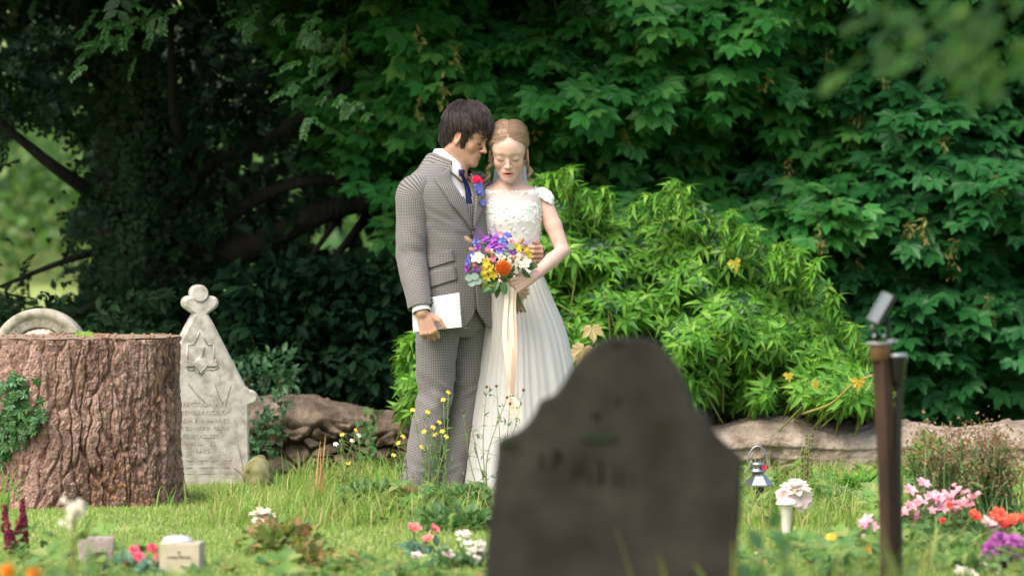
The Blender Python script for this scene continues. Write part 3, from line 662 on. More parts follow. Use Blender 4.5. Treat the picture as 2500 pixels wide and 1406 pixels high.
def hframe(fwd, upish=(0, 0, 1)):                  # local -y = forward, +z = up, +x = the figure's left
    f = nrm(np.asarray(fwd, float)); l = nrm(np.cross(np.asarray(upish, float), f)); u = np.cross(f, l)
    return np.stack([l, -f, u], 1)                  # columns = images of local x, y, z
def head(B, c, M, s, male):
    T = lambda x, y, z: c+M@(np.array([x, y, z])*s)
    def E(p, r_, k, op='u', rot=None): B.ell(T(*p), np.array(r_)*s, k*s, M if rot is None else M@rot, op)
    def Cn(a, b, ra, rb, k, op='u'): B.cone(T(*a), T(*b), ra*s, rb*s, k*s, op)
    E((0, .015, .045), (.075, .094, .086 if male else .075), .01)
    w_ = 1.0 if male else .98
    E((0, -.026, .0), (.061*w_, .058, .083), .03)
    E((0, -.040, .050), (.056, .045, .045), .03)
    for sx in (-1, 1):
        Cn((sx*.010, -.066, -.080), (sx*(.050 if male else .047), .008, -.048), .021 if male else .018, .020, .025)
        E((sx*.036, -.058, -.018), (.021, .019, .022), .02)
        Cn((sx*.006, -.078, .030), (sx*.042, -.066, .033), .0085 if male else .006, .008, .02)
    E((0, -.048, -.062), (.036*w_, .036, .036), .02)
    E((0, -.080 if male else -.075, -.088 if male else -.084), (.018*w_, .015 if male else .012, .014), .015)
    for sx in (-1, 1):
        E((sx*.031, -.0965, .012), (.021, .0125, .011), .020, 's')
        E((sx*.031, -.0712, .0105), (.0150, .0115, .0105), .012)
    nz = .112 if male else .106
    Cn((0, -.078, .020), (0, -nz+.008, -.018), .0075, .0085 if male else .0075, .012)
    E((0, -nz+.006, -.021), (.0095, .0105, .0085), .006)
    for sx in (-1, 1): E((sx*.0105, -nz+.016, -.0245), (.007, .009, .006), .005)
    E((0, -.080, -.050), (.023, .013, .018), .015)
    if male:
        E((0, -.0965, -.0545), (.026, .006, .0016), .004, 's')
        Cn((-.019, -.082, -.0515), (0, -.0925, -.0485), .0030, .0044, .004); Cn((.019, -.082, -.0515), (0, -.0925, -.0485), .0030, .0044, .004)
        Cn((-.016, -.082, -.0575), (0, -.0900, -.0605), .0032, .0055, .004); Cn((.016, -.082, -.0575), (0, -.0900, -.0605), .0032, .0055, .004)
    else:
        E((0, -.092, -.0552), (.0175, .020, .0052), .003, 's')
        for sx in (-1, 1):
            Cn((sx*.0225, -.0825, -.0515), (sx*.005, -.0905, -.0485), .0016, .0026, .003)
            Cn((sx*.005, -.0905, -.0485), (0, -.0905, -.0490), .0026, .0024, .003)
            Cn((sx*.0225, -.0825, -.0520), (sx*.009, -.0880, -.0622), .0018, .0032, .003)
            Cn((sx*.009, -.0880, -.0622), (0, -.0885, -.0635), .0032, .0034, .003)
    for sx in (-1, 1):                               # ears, set close to the head
        Rt = np.array([[math.cos(.35), -sx*math.sin(.35), 0], [sx*math.sin(.35), math.cos(.35), 0], [0, 0, 1]])
        E((sx*.076, .000, -.004), (.0065, .0175, .031), .004, rot=Rt)
        E((sx*.0815, -.002, -.003), (.005, .0095, .019), .003, 's', rot=Rt)
        E((sx*.079, -.004, -.028), (.005, .008, .009), .004)
    return T
def skin_col(V, c, M, s, male, lips):
    q = ((V-c)@M)/s; x, y, z = np.abs(q[:, 0]), q[:, 1], q[:, 2]
    base = np.array([.50, .29, .205]) if male else np.array([.68, .445, .365])
    C = np.repeat(base[None], len(V), 0)
    def blend(w_, cc): nonlocal C; C = C*(1-w_[:, None])+np.array(cc)*w_[:, None]
    gs = lambda d, r_: np.exp(-(d/r_)**2)
    front = (y < -.03)*1.0
    blend((.30 if male else .16)*gs(np.hypot(x-.044, z+.026), .024)*front, (.56, .21, .16) if male else (.68, .29, .24))
    blend(.35*gs(np.hypot(x, z+.020), .012)*(y < -.09), (.60, .30, .24))
    blend(.45*(x > .07)*(np.abs(z) < .05), (.56, .22, .16))
    if male: blend(.22*(z < -.035)*(z > -.12)*(y < .02)*np.clip(gs(x, .08), 0, 1)*1.0, (.30, .20, .16))
    lipc = (.42, .18, .14) if male else (.50, .13, .12)
    if male: wl = (np.sqrt((x/.0195)**2+((z+.0550)/.0070)**2) < 1)*(y < -.0865)
    else:
        e = np.sqrt((x/.0250)**2+((z+.0556-6*x*x)/.0108)**2)
        wl = (e < 1)*(y < -.078)
    blend(.75*wl, lipc)
    if not male: blend(1.0*((np.sqrt((x/.0172)**2+((z+.0552-4*x*x)/.0054)**2) < 1)&(y > -.0865)&(y < -.03)), (.16, .04, .035))
    blend(.14*gs(np.hypot(x-.031, (z-.0105)*1.5), .013)*(y < -.06), (.46, .26, .20) if male else (.58, .33, .27))
    return C
def hand(B, w_, d, n, s_, L=1.0, curl=(45, 60, 35), spread=.0, thumb=None, thumb_curl=.3, curls=None):
    """w_ wrist, d along the hand, n out of the palm, s_ towards the thumb"""
    d = nrm(d); n = nrm(n-d*np.dot(n, d)); s_ = nrm(s_-d*np.dot(s_, d)-n*np.dot(s_, n))
    Q = lambda a, b, c: w_+(d*a+s_*b+n*c)*L
    for k, b in enumerate((.030, .010, -.010, -.028)):
        B.cone(Q(.008, b*.50, 0), Q(.088-.004*abs(k-1), b, -.002), .0140*L, .0112*L, .009)
        B.ell(Q(.088-.004*abs(k-1), b, -.005), np.array([.0105]*3)*L, .004); B.cone(Q(.03, b*.7, -.0125), Q(.085, b, -.012), .002*L, .0025*L, .004)
    B.ell(Q(.030, .026, .012), np.array([.018, .018, .026])*L, .015)
    lens = ((.040, .026, .021), (.045, .029, .022), (.041, .027, .022), (.033, .021, .019))
    for k, b in enumerate((.030, .010, -.010, -.029)):
        p = Q(.090-.004*abs(k-1), b, -.001); ang = 0; cc = curls[k] if curls else curl
        rr = [.0098, .0088, .0080, .0070] if k < 3 else [.0088, .0078, .0070, .0062]
        for j in range(3):
            ang += R(cc[j]); dd = d*math.cos(ang)+n*math.sin(ang)+s_*spread*(1.2-k*.8)*(j == 0)
            q = p+nrm(dd)*lens[k][j]*L; B.cone(p, q, rr[j]*L, rr[j+1]*L, .0035); p = q
    tb = Q(.022, .030, .010); t1, t2 = thumb
    p1 = tb+(d*t1[0]+s_*t1[1]+n*t1[2])*L; p2 = p1+(d*t2[0]+s_*t2[1]+n*t2[2])*L
    B.cone(tb, p1, .0145*L, .0115*L, .008); B.cone(p1, p2, .0108*L, .0085*L, .003)
    return Q

# ---------------------------------------------------------------- cloth lofts
class Loft:
    """rings: (centre xyz, a, b, power); axes ax (a), bx (b); angle 0 = +b direction"""
    def __init__(s, rings, ax=None, bx=None, n=64, m=80, wr=None, R0=None, tube_up=None):
        C = np.array([r_[0] for r_ in rings]); A = np.array([r_[1] for r_ in rings]); Bb = np.array([r_[2] for r_ in rings]); Pw = np.array([r_[3] if len(r_) > 3 else 2.0 for r_ in rings])
        s.C = smooth_path(C, m); s.A = smooth_path(A[:, None], m)[:, 0]; s.B = smooth_path(Bb[:, None], m)[:, 0]; s.Pw = smooth_path(Pw[:, None], m)[:, 0]
        s.m, s.n = m, n
        if ax is not None: s.ax = np.repeat(np.asarray(ax, float)[None], m, 0); s.bx = np.repeat(np.asarray(bx, float)[None], m, 0)
        else:
            t = nrm(np.gradient(s.C, axis=0)); up = np.asarray(tube_up, float)
            s.ax = nrm(np.cross(t, up)); s.bx = np.cross(s.ax, t)
        L = np.concatenate([[0], np.cumsum(np.linalg.norm(np.diff(s.C, axis=0), axis=1))]); s.L = L
        s.R0 = R0 if R0 else float(np.mean(s.A+s.B)/2); s.wr = wr
    def pt(s, th, j, off=0):                          # th angle array, j fractional row array
        j = np.clip(np.asarray(j, float), 0, s.m-1.001); th = np.asarray(th, float); i = j.astype(int); f = j-i
        g_ = lambda X: X[i]*((1-f)[..., None] if X.ndim > 1 else 1-f)+X[i+1]*(f[..., None] if X.ndim > 1 else f)
        C, A, Bb, Pw, ax, bx = g_(s.C), g_(s.A), g_(s.B), g_(s.Pw), g_(s.ax), g_(s.bx)
        sn, cs = np.sin(th), np.cos(th); e = 2/Pw
        X_ = np.sign(sn)*np.abs(sn)**e*(A); Y_ = np.sign(cs)*np.abs(cs)**e*(Bb)
        o = off
        n_ = nrm(ax*(sn*Bb)[..., None]+bx*(cs*A)[..., None])
        p = C+ax*X_[..., None]+bx*Y_[..., None]
        if s.wr is not None: o = o+s.wr(p, th, j/(s.m-1))
        return p+n_*(np.asarray(o)[..., None] if np.ndim(o) else o)
    def uv(s, th, j):
        j = np.clip(np.asarray(j, float), 0, s.m-1.001); i = j.astype(int); f = j-i
        return np.stack([th*s.R0, s.L[i]*(1-f)+s.L[i+1]*f], -1)
    def add(s, g, keep=None, off=0, thick=0, opening=None):
        th = np.linspace(-np.pi, np.pi, s.n+1); J, T = np.meshgrid(np.arange(s.m), th, indexing='ij')
        if opening is not None:
            w_ = opening(np.arange(s.m))[:, None]; T = w_+(2*np.pi-2*w_)*np.linspace(0, 1, s.n+1)[None]
        V = s.pt(T, J.astype(float), off); uv = s.uv(T, J.astype(float)); Fq = gridf(s.n+1, s.m)
        if keep is not None:
            tc = T.ravel()[Fq].mean(1); jc = J.ravel()[Fq].mean(1); Fq = Fq[keep(tc, jc, V.reshape(-1, 3)[Fq].mean(1))]
        Fl = [Fq]
        V = V.reshape(-1, 3); uv = uv.reshape(-1, 2)
        if thick:
            V2 = s.pt(T, J.astype(float), off-thick).reshape(-1, 3); k = len(V); V = np.concatenate([V, V2]); uv = np.concatenate([uv, uv]); Fl.append(Fq[:, ::-1]+k)
            e = np.sort(np.concatenate([Fq[:, [0, 1]], Fq[:, [1, 2]], Fq[:, [2, 3]], Fq[:, [3, 0]]]), 1)
            e0 = np.concatenate([Fq[:, [0, 1]], Fq[:, [1, 2]], Fq[:, [2, 3]], Fq[:, [3, 0]]]); key = e[:, 0]*10**7+e[:, 1]
            _, inv, cnt = np.unique(key, return_inverse=True, return_counts=True); bd = e0[cnt[inv] == 1]
            Fl.append(np.stack([bd[:, 1], bd[:, 0], bd[:, 0]+k, bd[:, 1]+k], 1))
        g.add(V, Fl, uv=uv); return g
    def find(s, u, v):                                # camera-side angle/row whose picture position is (u, v)
        J = np.linspace(0, s.m-1.01, 240); T = np.linspace(-np.pi, np.pi, 361); JJ, TT = np.meshgrid(J, T, indexing='ij')
        p = s.pt(TT, JJ); pu = 1250+p[..., 0]*F/p[..., 1]; pv = VH+(H-p[..., 2])*F/p[..., 1]
        d = (pu-u)**2+(pv-v)**2+((p[..., 1]-s.C[:, 1].mean()) > 0)*1e5
        k = np.unravel_index(d.argmin(), d.shape); return TT[k], JJ[k]
    def patch(s, g, quad, off=.004, nu=10, nv=16, thick=.003, bow=0, uvrot=0):
        """quad: 4 picture points; a cloth patch lying on the surface (corners a-b along the top, c-d below)"""
        tj = np.array([s.find(*q) for q in quad]); a, b, c, d = tj
        U, W = np.meshgrid(np.linspace(0, 1, nu), np.linspace(0, 1, nv), indexing='xy')
        S = (a*(1-U[..., None])+b*U[..., None])*(1-W[..., None])+(d*(1-U[..., None])+c*U[..., None])*W[..., None]
        S[..., 0] += bow*np.sin(W*np.pi)
        th, j = S[..., 0], S[..., 1]; V = s.pt(th, j, off).reshape(-1, 3); uv = s.uv(th, j).reshape(-1, 2)
        if uvrot: cr, sr = math.cos(uvrot), math.sin(uvrot); uv = uv@np.array([[cr, sr], [-sr, cr]])
        V2 = s.pt(th, j, off-thick).reshape(-1, 3); Fq = gridf(nu, nv); k = nu*nv
        rim = [list(range(nu)), [nu*i+nu-1 for i in range(nv)], [k-1-i for i in range(nu)], [k-nu-nu*i for i in range(nv)]]
        R_ = []
        for e in rim: R_ += [[e[i+1], e[i], e[i]+k, e[i+1]+k] for i in range(len(e)-1)]
        g.add(np.concatenate([V, V2]), [Fq, Fq[:, ::-1]+k, np.array(R_)], uv=np.concatenate([uv, uv])); return g
# ================================================================ MATERIALS FOR THE COUPLE
m_skin = mat('skin', (.6, .4, .3), vcol=True, rough=.5, spec=.35, sss=.12)
def tweed():
    m = bpy.data.materials.new('check_tweed'); m.use_nodes = True; n = m.node_tree.nodes; L = m.node_tree.links; b = n['Principled BSDF']
    uvn = n.new('ShaderNodeUVMap'); sp = n.new('ShaderNodeSeparateXYZ'); L.new(uvn.outputs[0], sp.inputs[0])
    def stripe(o, per):
        a = n.new('ShaderNodeMath'); a.operation = 'DIVIDE'; a.inputs[1].default_value = per; L.new(o, a.inputs[0])
        f = n.new('ShaderNodeMath'); f.operation = 'FRACT'; L.new(a.outputs[0], f.inputs[0])
        c = n.new('ShaderNodeMath'); c.operation = 'LESS_THAN'; c.inputs[1].default_value = .5; L.new(f.outputs[0], c.inputs[0]); return c.outputs[0]
    s1, s2 = stripe(sp.outputs[0], .0067), stripe(sp.outputs[1], .0067)
    ad = n.new('ShaderNodeMath'); ad.operation = 'ADD'; L.new(s1, ad.inputs[0]); L.new(s2, ad.inputs[1])
    hv = n.new('ShaderNodeMath'); hv.operation = 'MULTIPLY'; hv.inputs[1].default_value = .5; L.new(ad.outputs[0], hv.inputs[0])
    cr = n.new('ShaderNodeValToRGB'); cr.color_ramp.interpolation = 'CONSTANT'; e = cr.color_ramp.elements
    e[0].position = 0; e[0].color = (.36, .34, .32, 1); e[1].position = .75; e[1].color = (.062, .059, .066, 1); x = e.new(.25); x.color = (.165, .154, .148, 1)
    L.new(hv.outputs[0], cr.inputs[0])
    no = n.new('ShaderNodeTexNoise'); no.inputs['Scale'].default_value = 700; tc = n.new('ShaderNodeTexCoord'); L.new(tc.outputs['Object'], no.inputs['Vector'])
    bp = n.new('ShaderNodeBump'); bp.inputs['Strength'].default_value = .3; bp.inputs['Distance'].default_value = .002; L.new(no.outputs[0], bp.inputs['Height']); L.new(bp.outputs[0], b.inputs['Normal'])
    L.new(cr.outputs[0], b.inputs['Base Color']); b.inputs['Roughness'].default_value = .9; b.inputs['Specular IOR Level'].default_value = .15; b.inputs['Sheen Weight'].default_value = .15
    return m
m_tweed = tweed()
m_shirt = mat('shirt_white', (.82, .82, .84), rough=.7, spec=.2)
m_tie = mat('tie_navy', (.012, .018, .07), rough=.6, spec=.3, bump=.3, bscale=400, bdist=.001)
m_button = mat('button_dark', (.04, .035, .03), rough=.4)
m_lash = mat('lash', (.03, .018, .012), rough=.8)
m_shoe = mat('shoe_brown', (.07, .03, .015), rough=.3)
def hairmat(name, cols, rough=.42): return mat(name, cols[0], island=[(i/(len(cols)-1), c) for i, c in enumerate(cols)], rough=rough, spec=.45)
m_hair_d = hairmat('hair_dark', [(.022, .014, .012), (.050, .034, .029), (.014, .009, .008), (.13, .095, .085), (.028, .018, .016), (.065, .045, .038)], .3)  # paler strands carry the glossy highlights as colour
m_hair_b = hairmat('hair_blonde', [(.30, .19, .11), (.44, .30, .19), (.20, .12, .07), (.56, .41, .28), (.36, .23, .14)])

def hair_r(z, c0, rad):                            # relative width of the hair mass at height z: dome above, straight curtain below
    q = (z-c0[2])/rad[2]; return np.where(q > 0, np.sqrt(np.clip(1-q*q, 0, 1)), 1-.20*np.clip(-q, 0, 2)**1.5)
def cap_grid(g, T, M, s, c0, rad, zmin, off=1.0, na=72, ne=30):
    """hair shell over the skull, lower rim given per azimuth (0 = front)"""
    az = np.linspace(-np.pi, np.pi, na, endpoint=False); rows = []
    zm = np.array([zmin(abs(math.degrees(a))) for a in az]); zt = c0[2]+rad[2]*off*.9995
    for k in range(ne):
        t = math.sin(k/(ne-1)*math.pi/2)
        z = zm+(zt-zm)*t; rr = off*(1-.08*(1-k/(ne-1))**6)*hair_r(c0[2]+(z-c0[2])/off, c0, rad)
        rows.append(np.stack([c0[0]+rad[0]*rr*np.sin(az), c0[1]-rad[1]*rr*np.cos(az), z], 1))
    q = np.concatenate(rows); q = q*(1+.012*vnoise(q, 45)[:, None])
    g.add(T(0, 0, 0)+(q*s)@M.T, gridf(na, ne, True)); return g
def strands(g, T, M, s, c0, rad, zmin, n, flow, L, wid, lift, rs, steps=8, start=None, wave=0):
    r = np.random.default_rng(rs); c0 = np.array(c0); rad = np.array(rad)
    def proj(p, o):
        if p[2] > c0[2]: q = (p-c0)/rad; q = q/np.linalg.norm(q); return c0+rad*q*o, nrm(q/rad)
        h = np.array([(p[0]-c0[0])/rad[0], (p[1]-c0[1])/rad[1]]); h = h/max(np.linalg.norm(h), 1e-6)*float(hair_r(p[2], c0, rad))*o
        return np.array([c0[0]+rad[0]*h[0], c0[1]+rad[1]*h[1], p[2]]), nrm(np.array([h[0]/rad[0], h[1]/rad[1], -.0]))
    for i in range(n):
        if start: p = start(r)
        else:
            a = r.uniform(-np.pi, np.pi); e = r.uniform(-.5, 1)*np.pi/2; p = c0+rad*np.array([np.cos(e)*np.sin(a), -np.cos(e)*np.cos(a), np.sin(e)])
            if r.random() < .25: p[2] -= r.uniform(0, .05)
        az = abs(math.degrees(math.atan2(p[0]-c0[0], -(p[1]-c0[1]))))
        if p[2] < zmin(az)+.005: continue
        ln = L*r.uniform(.6, 1.2); st = ln/steps; off = 1+lift*r.uniform(.2, 1); path = []; jit = r.normal(0, .22, 3)
        ph = r.uniform(0, 6.28)
        for k in range(steps):
            fr = k/(steps-1); o = off+lift*.7*math.sin(fr*3)*r.uniform(.7, 1.3)
            q, nrml = proj(p, o); path.append(q)
            d = flow(p, fr)+jit*.6
            if wave: d = d+wave*math.sin(ph+fr*9)*np.cross(nrml, d)
            d = d-nrml*np.dot(d, nrml); d /= max(np.linalg.norm(d), 1e-6); p = proj(p, 1.0)[0]+d*st
            az = abs(math.degrees(math.atan2(p[0]-c0[0], -(p[1]-c0[1]))))
            if p[2] < zmin(az)-r.uniform(-.004, .010) and k > 2: break
        path = np.array(path)
        if len(path) < 3: continue
        tube(g, T(0, 0, 0)+(path*s)@M.T, wid*s*np.sin(np.linspace(.5, 2.9, len(path))), 3, False)

# ================================================================ THE GROOM
YG = 16.55
fG = nrm([.72, -.69, 0]); rG = np.array([fG[1], -fG[0], 0])      # facing; his right side
groom = thing('person', P(1070, 1235, YG), 'dark haired man in grey check suit and navy tie, holding a white booklet', 'person')
B = Body()
hc = P(1137, 335, YG-.01); yaw = R(25); p_ = R(24)
fh = np.array([math.cos(yaw)*math.cos(p_), -math.sin(yaw)*math.cos(p_), -math.sin(p_)])
Mh = hframe(fh); SH = 1.0
Th = head(B, hc, Mh, SH, True)
nb = P(1092, 428, YG)
B.cone(Th(0, .020, -.035), nb, .054, .062, .03)
B.cone(Th(0, -.012, -.055), P(1114, 430, YG-.02), .036, .042, .015)
chest = P(1092, 500, YG); hip = P(1103, 745, YG); waist = P(1105, 620, YG)
B.cone(P(1088, 455, YG)+rG*.10, P(1088, 455, YG)-rG*.10, .065, .065, .04)
for sx in (-1, 1): B.cone(chest+rG*.06*sx, hip+rG*.06*sx, .095, .095, .04)
shR, elR, wrR = P(1008, 462, YG-.13), P(1003, 625, YG-.14), P(1030, 764, YG-.235)
B.chain([shR, elR, wrR], [.050, .040, .027], .02)
shL, elL, wrL = P(1165, 462, YG+.13), P(1215, 600, YG+.28), P(1318, 628, YG+.17)
B.chain([shL, elL, wrL], [.050, .040, .027], .02)
kR, aR, kL, aL = P(1062, 960, YG-.05), P(1010, 1205, YG-.06), P(1134, 960, YG+.07), P(1092, 1205, YG+.05)
hR, hL = P(1070, 780, YG-.06), P(1140, 780, YG+.06)
B.chain([hR, kR, aR], [.075, .050, .036], .03); B.chain([hL, kL, aL], [.075, .050, .036], .03)
# right hand: closed round the lower edge of the booklet, back of the hand to the camera
hand(B, wrR+np.array([.004, 0, -.004]), np.array([.30, -.05, -.95]), np.array([.10, 1, 0]), np.array([.95, -.1, .3]), .96,
     curls=[(48, 75, 40), (55, 80, 45), (60, 80, 45), (62, 80, 40)], thumb=((.026, .030, -.006), (.036, .010, .004)))
# left hand: comes round the bride's waist from behind, fingers pointing to the picture's left
hand(B, P(1316, 622, YG+.085), np.array([.05, -1, .02]), np.array([-1, -.05, 0]), np.array([0, 0, 1.]), .98,
     curls=[(45, 45, 15), (48, 45, 15), (50, 45, 15), (50, 45, 15)], thumb=((.030, .018, .004), (.020, .004, .020)))
V, Fq = B.mesh(HB)
g = Geo(); g.add(V, Fq, col=skin_col(V, hc, Mh, SH, True, None)); mk('body', g, m_skin, groom)
# eyelashes, brows
def arc(T, pts, rad, n=10, k=4):
    g = Geo(); tube(g, np.array([T(*q) for q in smooth_path(pts, n)]), rad*np.sin(np.linspace(.35, 2.8, n)), k); return g
def face_bits(root, T, s, male, mb):
    for sx in (-1, 1):
        mk('eyelashes', arc(T, [(sx*.0175, -.0832, .0052), (sx*.025, -.0868, .0015), (sx*.034, -.0862, .0005), (sx*.0445, -.0775, .0048)], .0016*s), m_lash, root)
        if male: mk('eyebrow', arc(T, [(sx*.011, -.0905, .0265), (sx*.026, -.0895, .0320), (sx*.040, -.0795, .0315), (sx*.050, -.0710, .0240)], .0042*s), m_hair_d, root)
        else: mk('eyebrow', arc(T, [(sx*.012, -.0850, .0265), (sx*.027, -.0840, .0310), (sx*.040, -.0735, .0300), (sx*.048, -.0650, .0240)], .0016*s), mb, root)
face_bits(groom, Th, SH, True, None)
# shirt, tie
Dp = lambda u, v, w_, dy=0: (P(u, v, YG+dy), *w_)
g = Geo(); sl = Loft([(P(1100, 800, YG), .155, .115), (P(1098, 620, YG), .15, .105), (P(1090, 500, YG), .17, .112, 2.3), (P(1086, 462, YG), .165, .092, 2.4), (P(1088, 440, YG), .12, .080, 2.1), (P(1094, 422, YG), .072, .066), (P(1100, 405, YG), .062, .064)], -rG, fG, 48, 60)
sl.add(g); mk('shirt', g, m_shirt, groom)
# collar: a tilted band folded over, open at the throat
def collar(root, m, c_lo, c_hi, rlo, rhi, f, gap, name, drop):
    g = Geo(); n = 40; th = np.linspace(gap, 2*np.pi-gap, n); rr = np.array([f[1], -f[0], 0]); rows = []
    for t, (c, r_) in zip(range(4), [(c_hi*.45+c_lo*.55, rhi*.99), (c_hi, rhi), (c_hi, rhi+.006), (c_lo, rlo+.012)]):
        q = c[None]+(np.cos(th)[:, None]*f+np.sin(th)[:, None]*rr)*np.asarray(r_)
        front = np.clip(1-np.minimum(th, 2*np.pi-th)/1.5, 0, 1)
        q[:, 2] -= front*drop*(1 if t in (1, 2) else 1.25 if t == 3 else 1)
        rows.append(q)
    g.add(np.concatenate(rows), gridf(n, 4)); o = mk(name, g, m, root); return o
m_collar = m_shirt
collar(groom, m_shirt, P(1093, 392, YG), P(1101, 364, YG), .072, .062, nrm([.80, -.60, 0]), .10, 'shirt_collar', .076)
# jacket
def wrk(amp, sc_, sd, dirs=()):
    def f(p, th, t):
        o = amp*fbm(p, sc_, 3, sd)
        for (c, wv, wd, am, dv) in dirs:                # local sets of folds: centre, spacing, reach, height, direction
            q = p-np.asarray(c); dn = nrm(dv); al = (q@dn)[..., None]*dn; w2 = q-al; nz = vnoise(al*(1.9/wv)+w2*(.55/wv), 1, sd+3)
            o = o+am*1.6*(1-2*np.abs(nz))*np.exp(-(q*q).sum(-1)/wd**2)
        return o
    return f
JR = [(P(1108, 800, YG), .190, .142, 2.2), (P(1106, 740, YG), .186, .138, 2.2), (P(1104, 670, YG), .172, .130, 2.2), (P(1103, 615, YG), .166, .126, 2.2), (P(1097, 550, YG), .180, .132, 2.3), (P(1092, 500, YG), .203, .136, 2.4),
      (P(1088, 465, YG), .208, .124, 2.5), (P(1086, 446, YG), .196, .108, 2.4), (P(1086, 430, YG), .174, .100, 2.2), (P(1087, 414, YG), .138, .092, 2), (P(1089, 396, YG), .094, .082, 2)]
Vtx = 566                                              # row of the closing button
jl = Loft(JR, -rG, fG, 120, 150, wrk(.0040, 7, 3, [(P(1120, 590, YG-.1), .045, .09, .0025, (.3, 0, 1)), (P(1050, 560, YG-.1), .05, .10, .004, (.6, 0, .8))]), R0=.155)
def rowv(p): return VH+(H-p[..., 2])*F/p[..., 1]
def keepj(th, j, c):
    v = rowv(c); th = -th
    w_ = np.clip((Vtx-v)/(Vtx-400), 0, 1.3)*.62
    front = np.abs(th+.02) < w_
    cut = (v > 735)&(np.abs(th+.02) < ((v-735)/70)**2*.42)
    return ~(front&(v < Vtx))&~cut
def jopen(v):
    up = np.clip((Vtx-v)/(Vtx-400), 0, 1.2)*.66; lo = np.clip((v-742)/60, 0, 1)**2*.40
    return np.maximum(up, lo)+.004
g = Geo(); jl.add(g, None, thick=.006, opening=lambda j: jopen(rowv(jl.C[j]))); jk = mk('jacket', g, m_tweed, groom)
# lapels, collar flap, pockets as cloth pieces lying on the jacket
def piece(name, quads, off=.007, uvrot=0, parent=None, **k):
    g = Geo()
    for q in quads: jl.patch(g, q, off=off, uvrot=uvrot, **k)
    return mk(name, g, m_tweed, parent or jk)
piece('lapel', [[(1087, 416), (1098, 408), (1150, 566), (1147, 572)], [(1060, 432), (1098, 408), (1150, 566), (1100, 500)]][1:], uvrot=.5, off=.011, thick=.008)
piece('lapel', [[(1146, 424), (1170, 440), (1180, 490), (1152, 566)]], uvrot=-.4, off=.011, thick=.008)
piece('pocket_flap', [[(1043, 627), (1104, 608), (1110, 636), (1048, 656)]], off=.008, thick=.007)
piece('pocket_flap', [[(1038, 670), (1110, 649), (1116, 682), (1044, 704)]], off=.008, thick=.007)
# upper collar of the jacket round the neck
g = Geo(); n = 40; th = np.linspace(.62, 2*np.pi-.72, n); rows = []
for c, rr_, dr in [(P(1096, 388, YG), .077, .040), (P(1096, 374, YG), .080, .042), (P(1093, 377, YG), .087, .042), (P(1088, 410, YG), .116, .030)]:
    q = c[None]+(np.cos(th)[:, None]*fG+np.sin(th)[:, None]*rG)*rr_; fr = np.clip(1-np.minimum(th, 2*np.pi-th)/1.6, 0, 1); q[:, 2] -= fr*dr*1.3; rows.append(q)
V = np.concatenate(rows); g.add(V, gridf(n, 4), uv=np.stack([np.tile(th*.09, 4), np.repeat([0, .012, .02, .05], n)], 1)); mk('collar', g, m_tweed, jk)
# tie on the shirt front
def shirt_at(u, v, off):
    t_, j_ = sl.find(u, v); return sl.pt(np.array([t_]), np.array([j_]), off)[0]
kn_ = P(1127, 424, YG-.088)
tp_ = smooth_path([kn_, shirt_at(1133, 455, .016), shirt_at(1139, 490, .016), shirt_at(1146, 530, .012), shirt_at(1150, 575, .010)], 16)
sd2 = -rG; g = Geo(); V = []
for k, q in enumerate(tp_):
    w_ = .011+.020*(k/15)
    for a in (-1, -.5, 0, .5, 1): V.append(q+sd2*a*w_+fG*(.004*(1-a*a)))
g.add(V, gridf(5, 16)); mk('tie', g, m_tie, groom)
g = Geo(); tube(g, np.array([kn_+[0, 0, .017], kn_+[0, 0, .008], kn_+[.001, 0, -.012]]), [.012, .015, .010], 10); mk('tie_knot', g, m_tie, groom)
# waistcoat in the V
g = Geo(); wl = Loft(JR[:9], -rG, fG, 96, 90, None, R0=.15)
wl.add(g, lambda th, j, c: (np.abs(th) < .8)&(rowv(c) > 485+np.abs(th)*(-230))&(rowv(c) > 430)&(rowv(c) < 620)&(np.abs(th) > np.clip((505-rowv(c))/75, 0, 1)*.30), off=-.006, thick=.003)
mk('waistcoat', g, m_tweed, groom)
# sleeves
slw = wrk(.003, 12, 5, [(elR+np.array([.03, 0, .02]), .05, .12, .0028, (.55, .2, .8)), (shR+np.array([0, 0, -.08]), .06, .10, .0008, (.8, 0, .6))])
sR = Loft([(shR+[.070, .02, .006], .020, .020), (shR+[.054, .01, .012], .048, .046), (shR+[.022, 0, .002], .066, .060), (shR+[.002, 0, -.03], .074, .066), (shR+[-.003, 0, -.12], .068, .063), (elR+[0, 0, .06], .061, .060), (elR, .060, .060), (elR*.6+wrR*.4, .057, .056), (elR*.25+wrR*.75, .052, .050), (wrR+[-.006, .01, .022], .050, .046)], n=56, m=110, wr=slw, tube_up=(0, -1, .01), R0=.062)
g = Geo(); sR.add(g, thick=.005); mk('sleeve', g, m_tweed, jk)
g = Geo(); d_ = nrm(wrR-elR)
Loft([(wrR-d_*.06, .036, .034), (wrR-d_*.02, .038, .035), (wrR-d_*.004, .039, .036)], n=32, m=10, tube_up=(0, -1, .01)).add(g, thick=.004); mk('shirt_cuff', g, m_shirt, groom)
for k in range(3):
    g = Geo(); q = sR.pt(np.array([-1.25]), np.array([106.-k*4.5]), .002)[0]; blob(g, q, (.005, .005, .006), 8); mk('button', g, m_button, jk)
g = Geo(); Loft([(shL+[-.03, 0, .04], .05, .05), (shL, .07, .065), (shL*.4+elL*.6, .064, .062), (elL, .060, .060), (elL*.4+wrL*.6, .054, .052), (P(1312, 624, YG+.13), .044, .042)], n=40, m=60, tube_up=(0, 0, 1.), wr=wrk(.003, 12, 6), R0=.06).add(g, thick=.005); mk('sleeve', g, m_tweed, jk)
g = Geo(); blob(g, jl.pt(np.array([-.02]), np.array([jl.find(1150, 575)[1]]), .004)[0], (.007, .005, .007), 8); mk('button', g, m_button, jk)
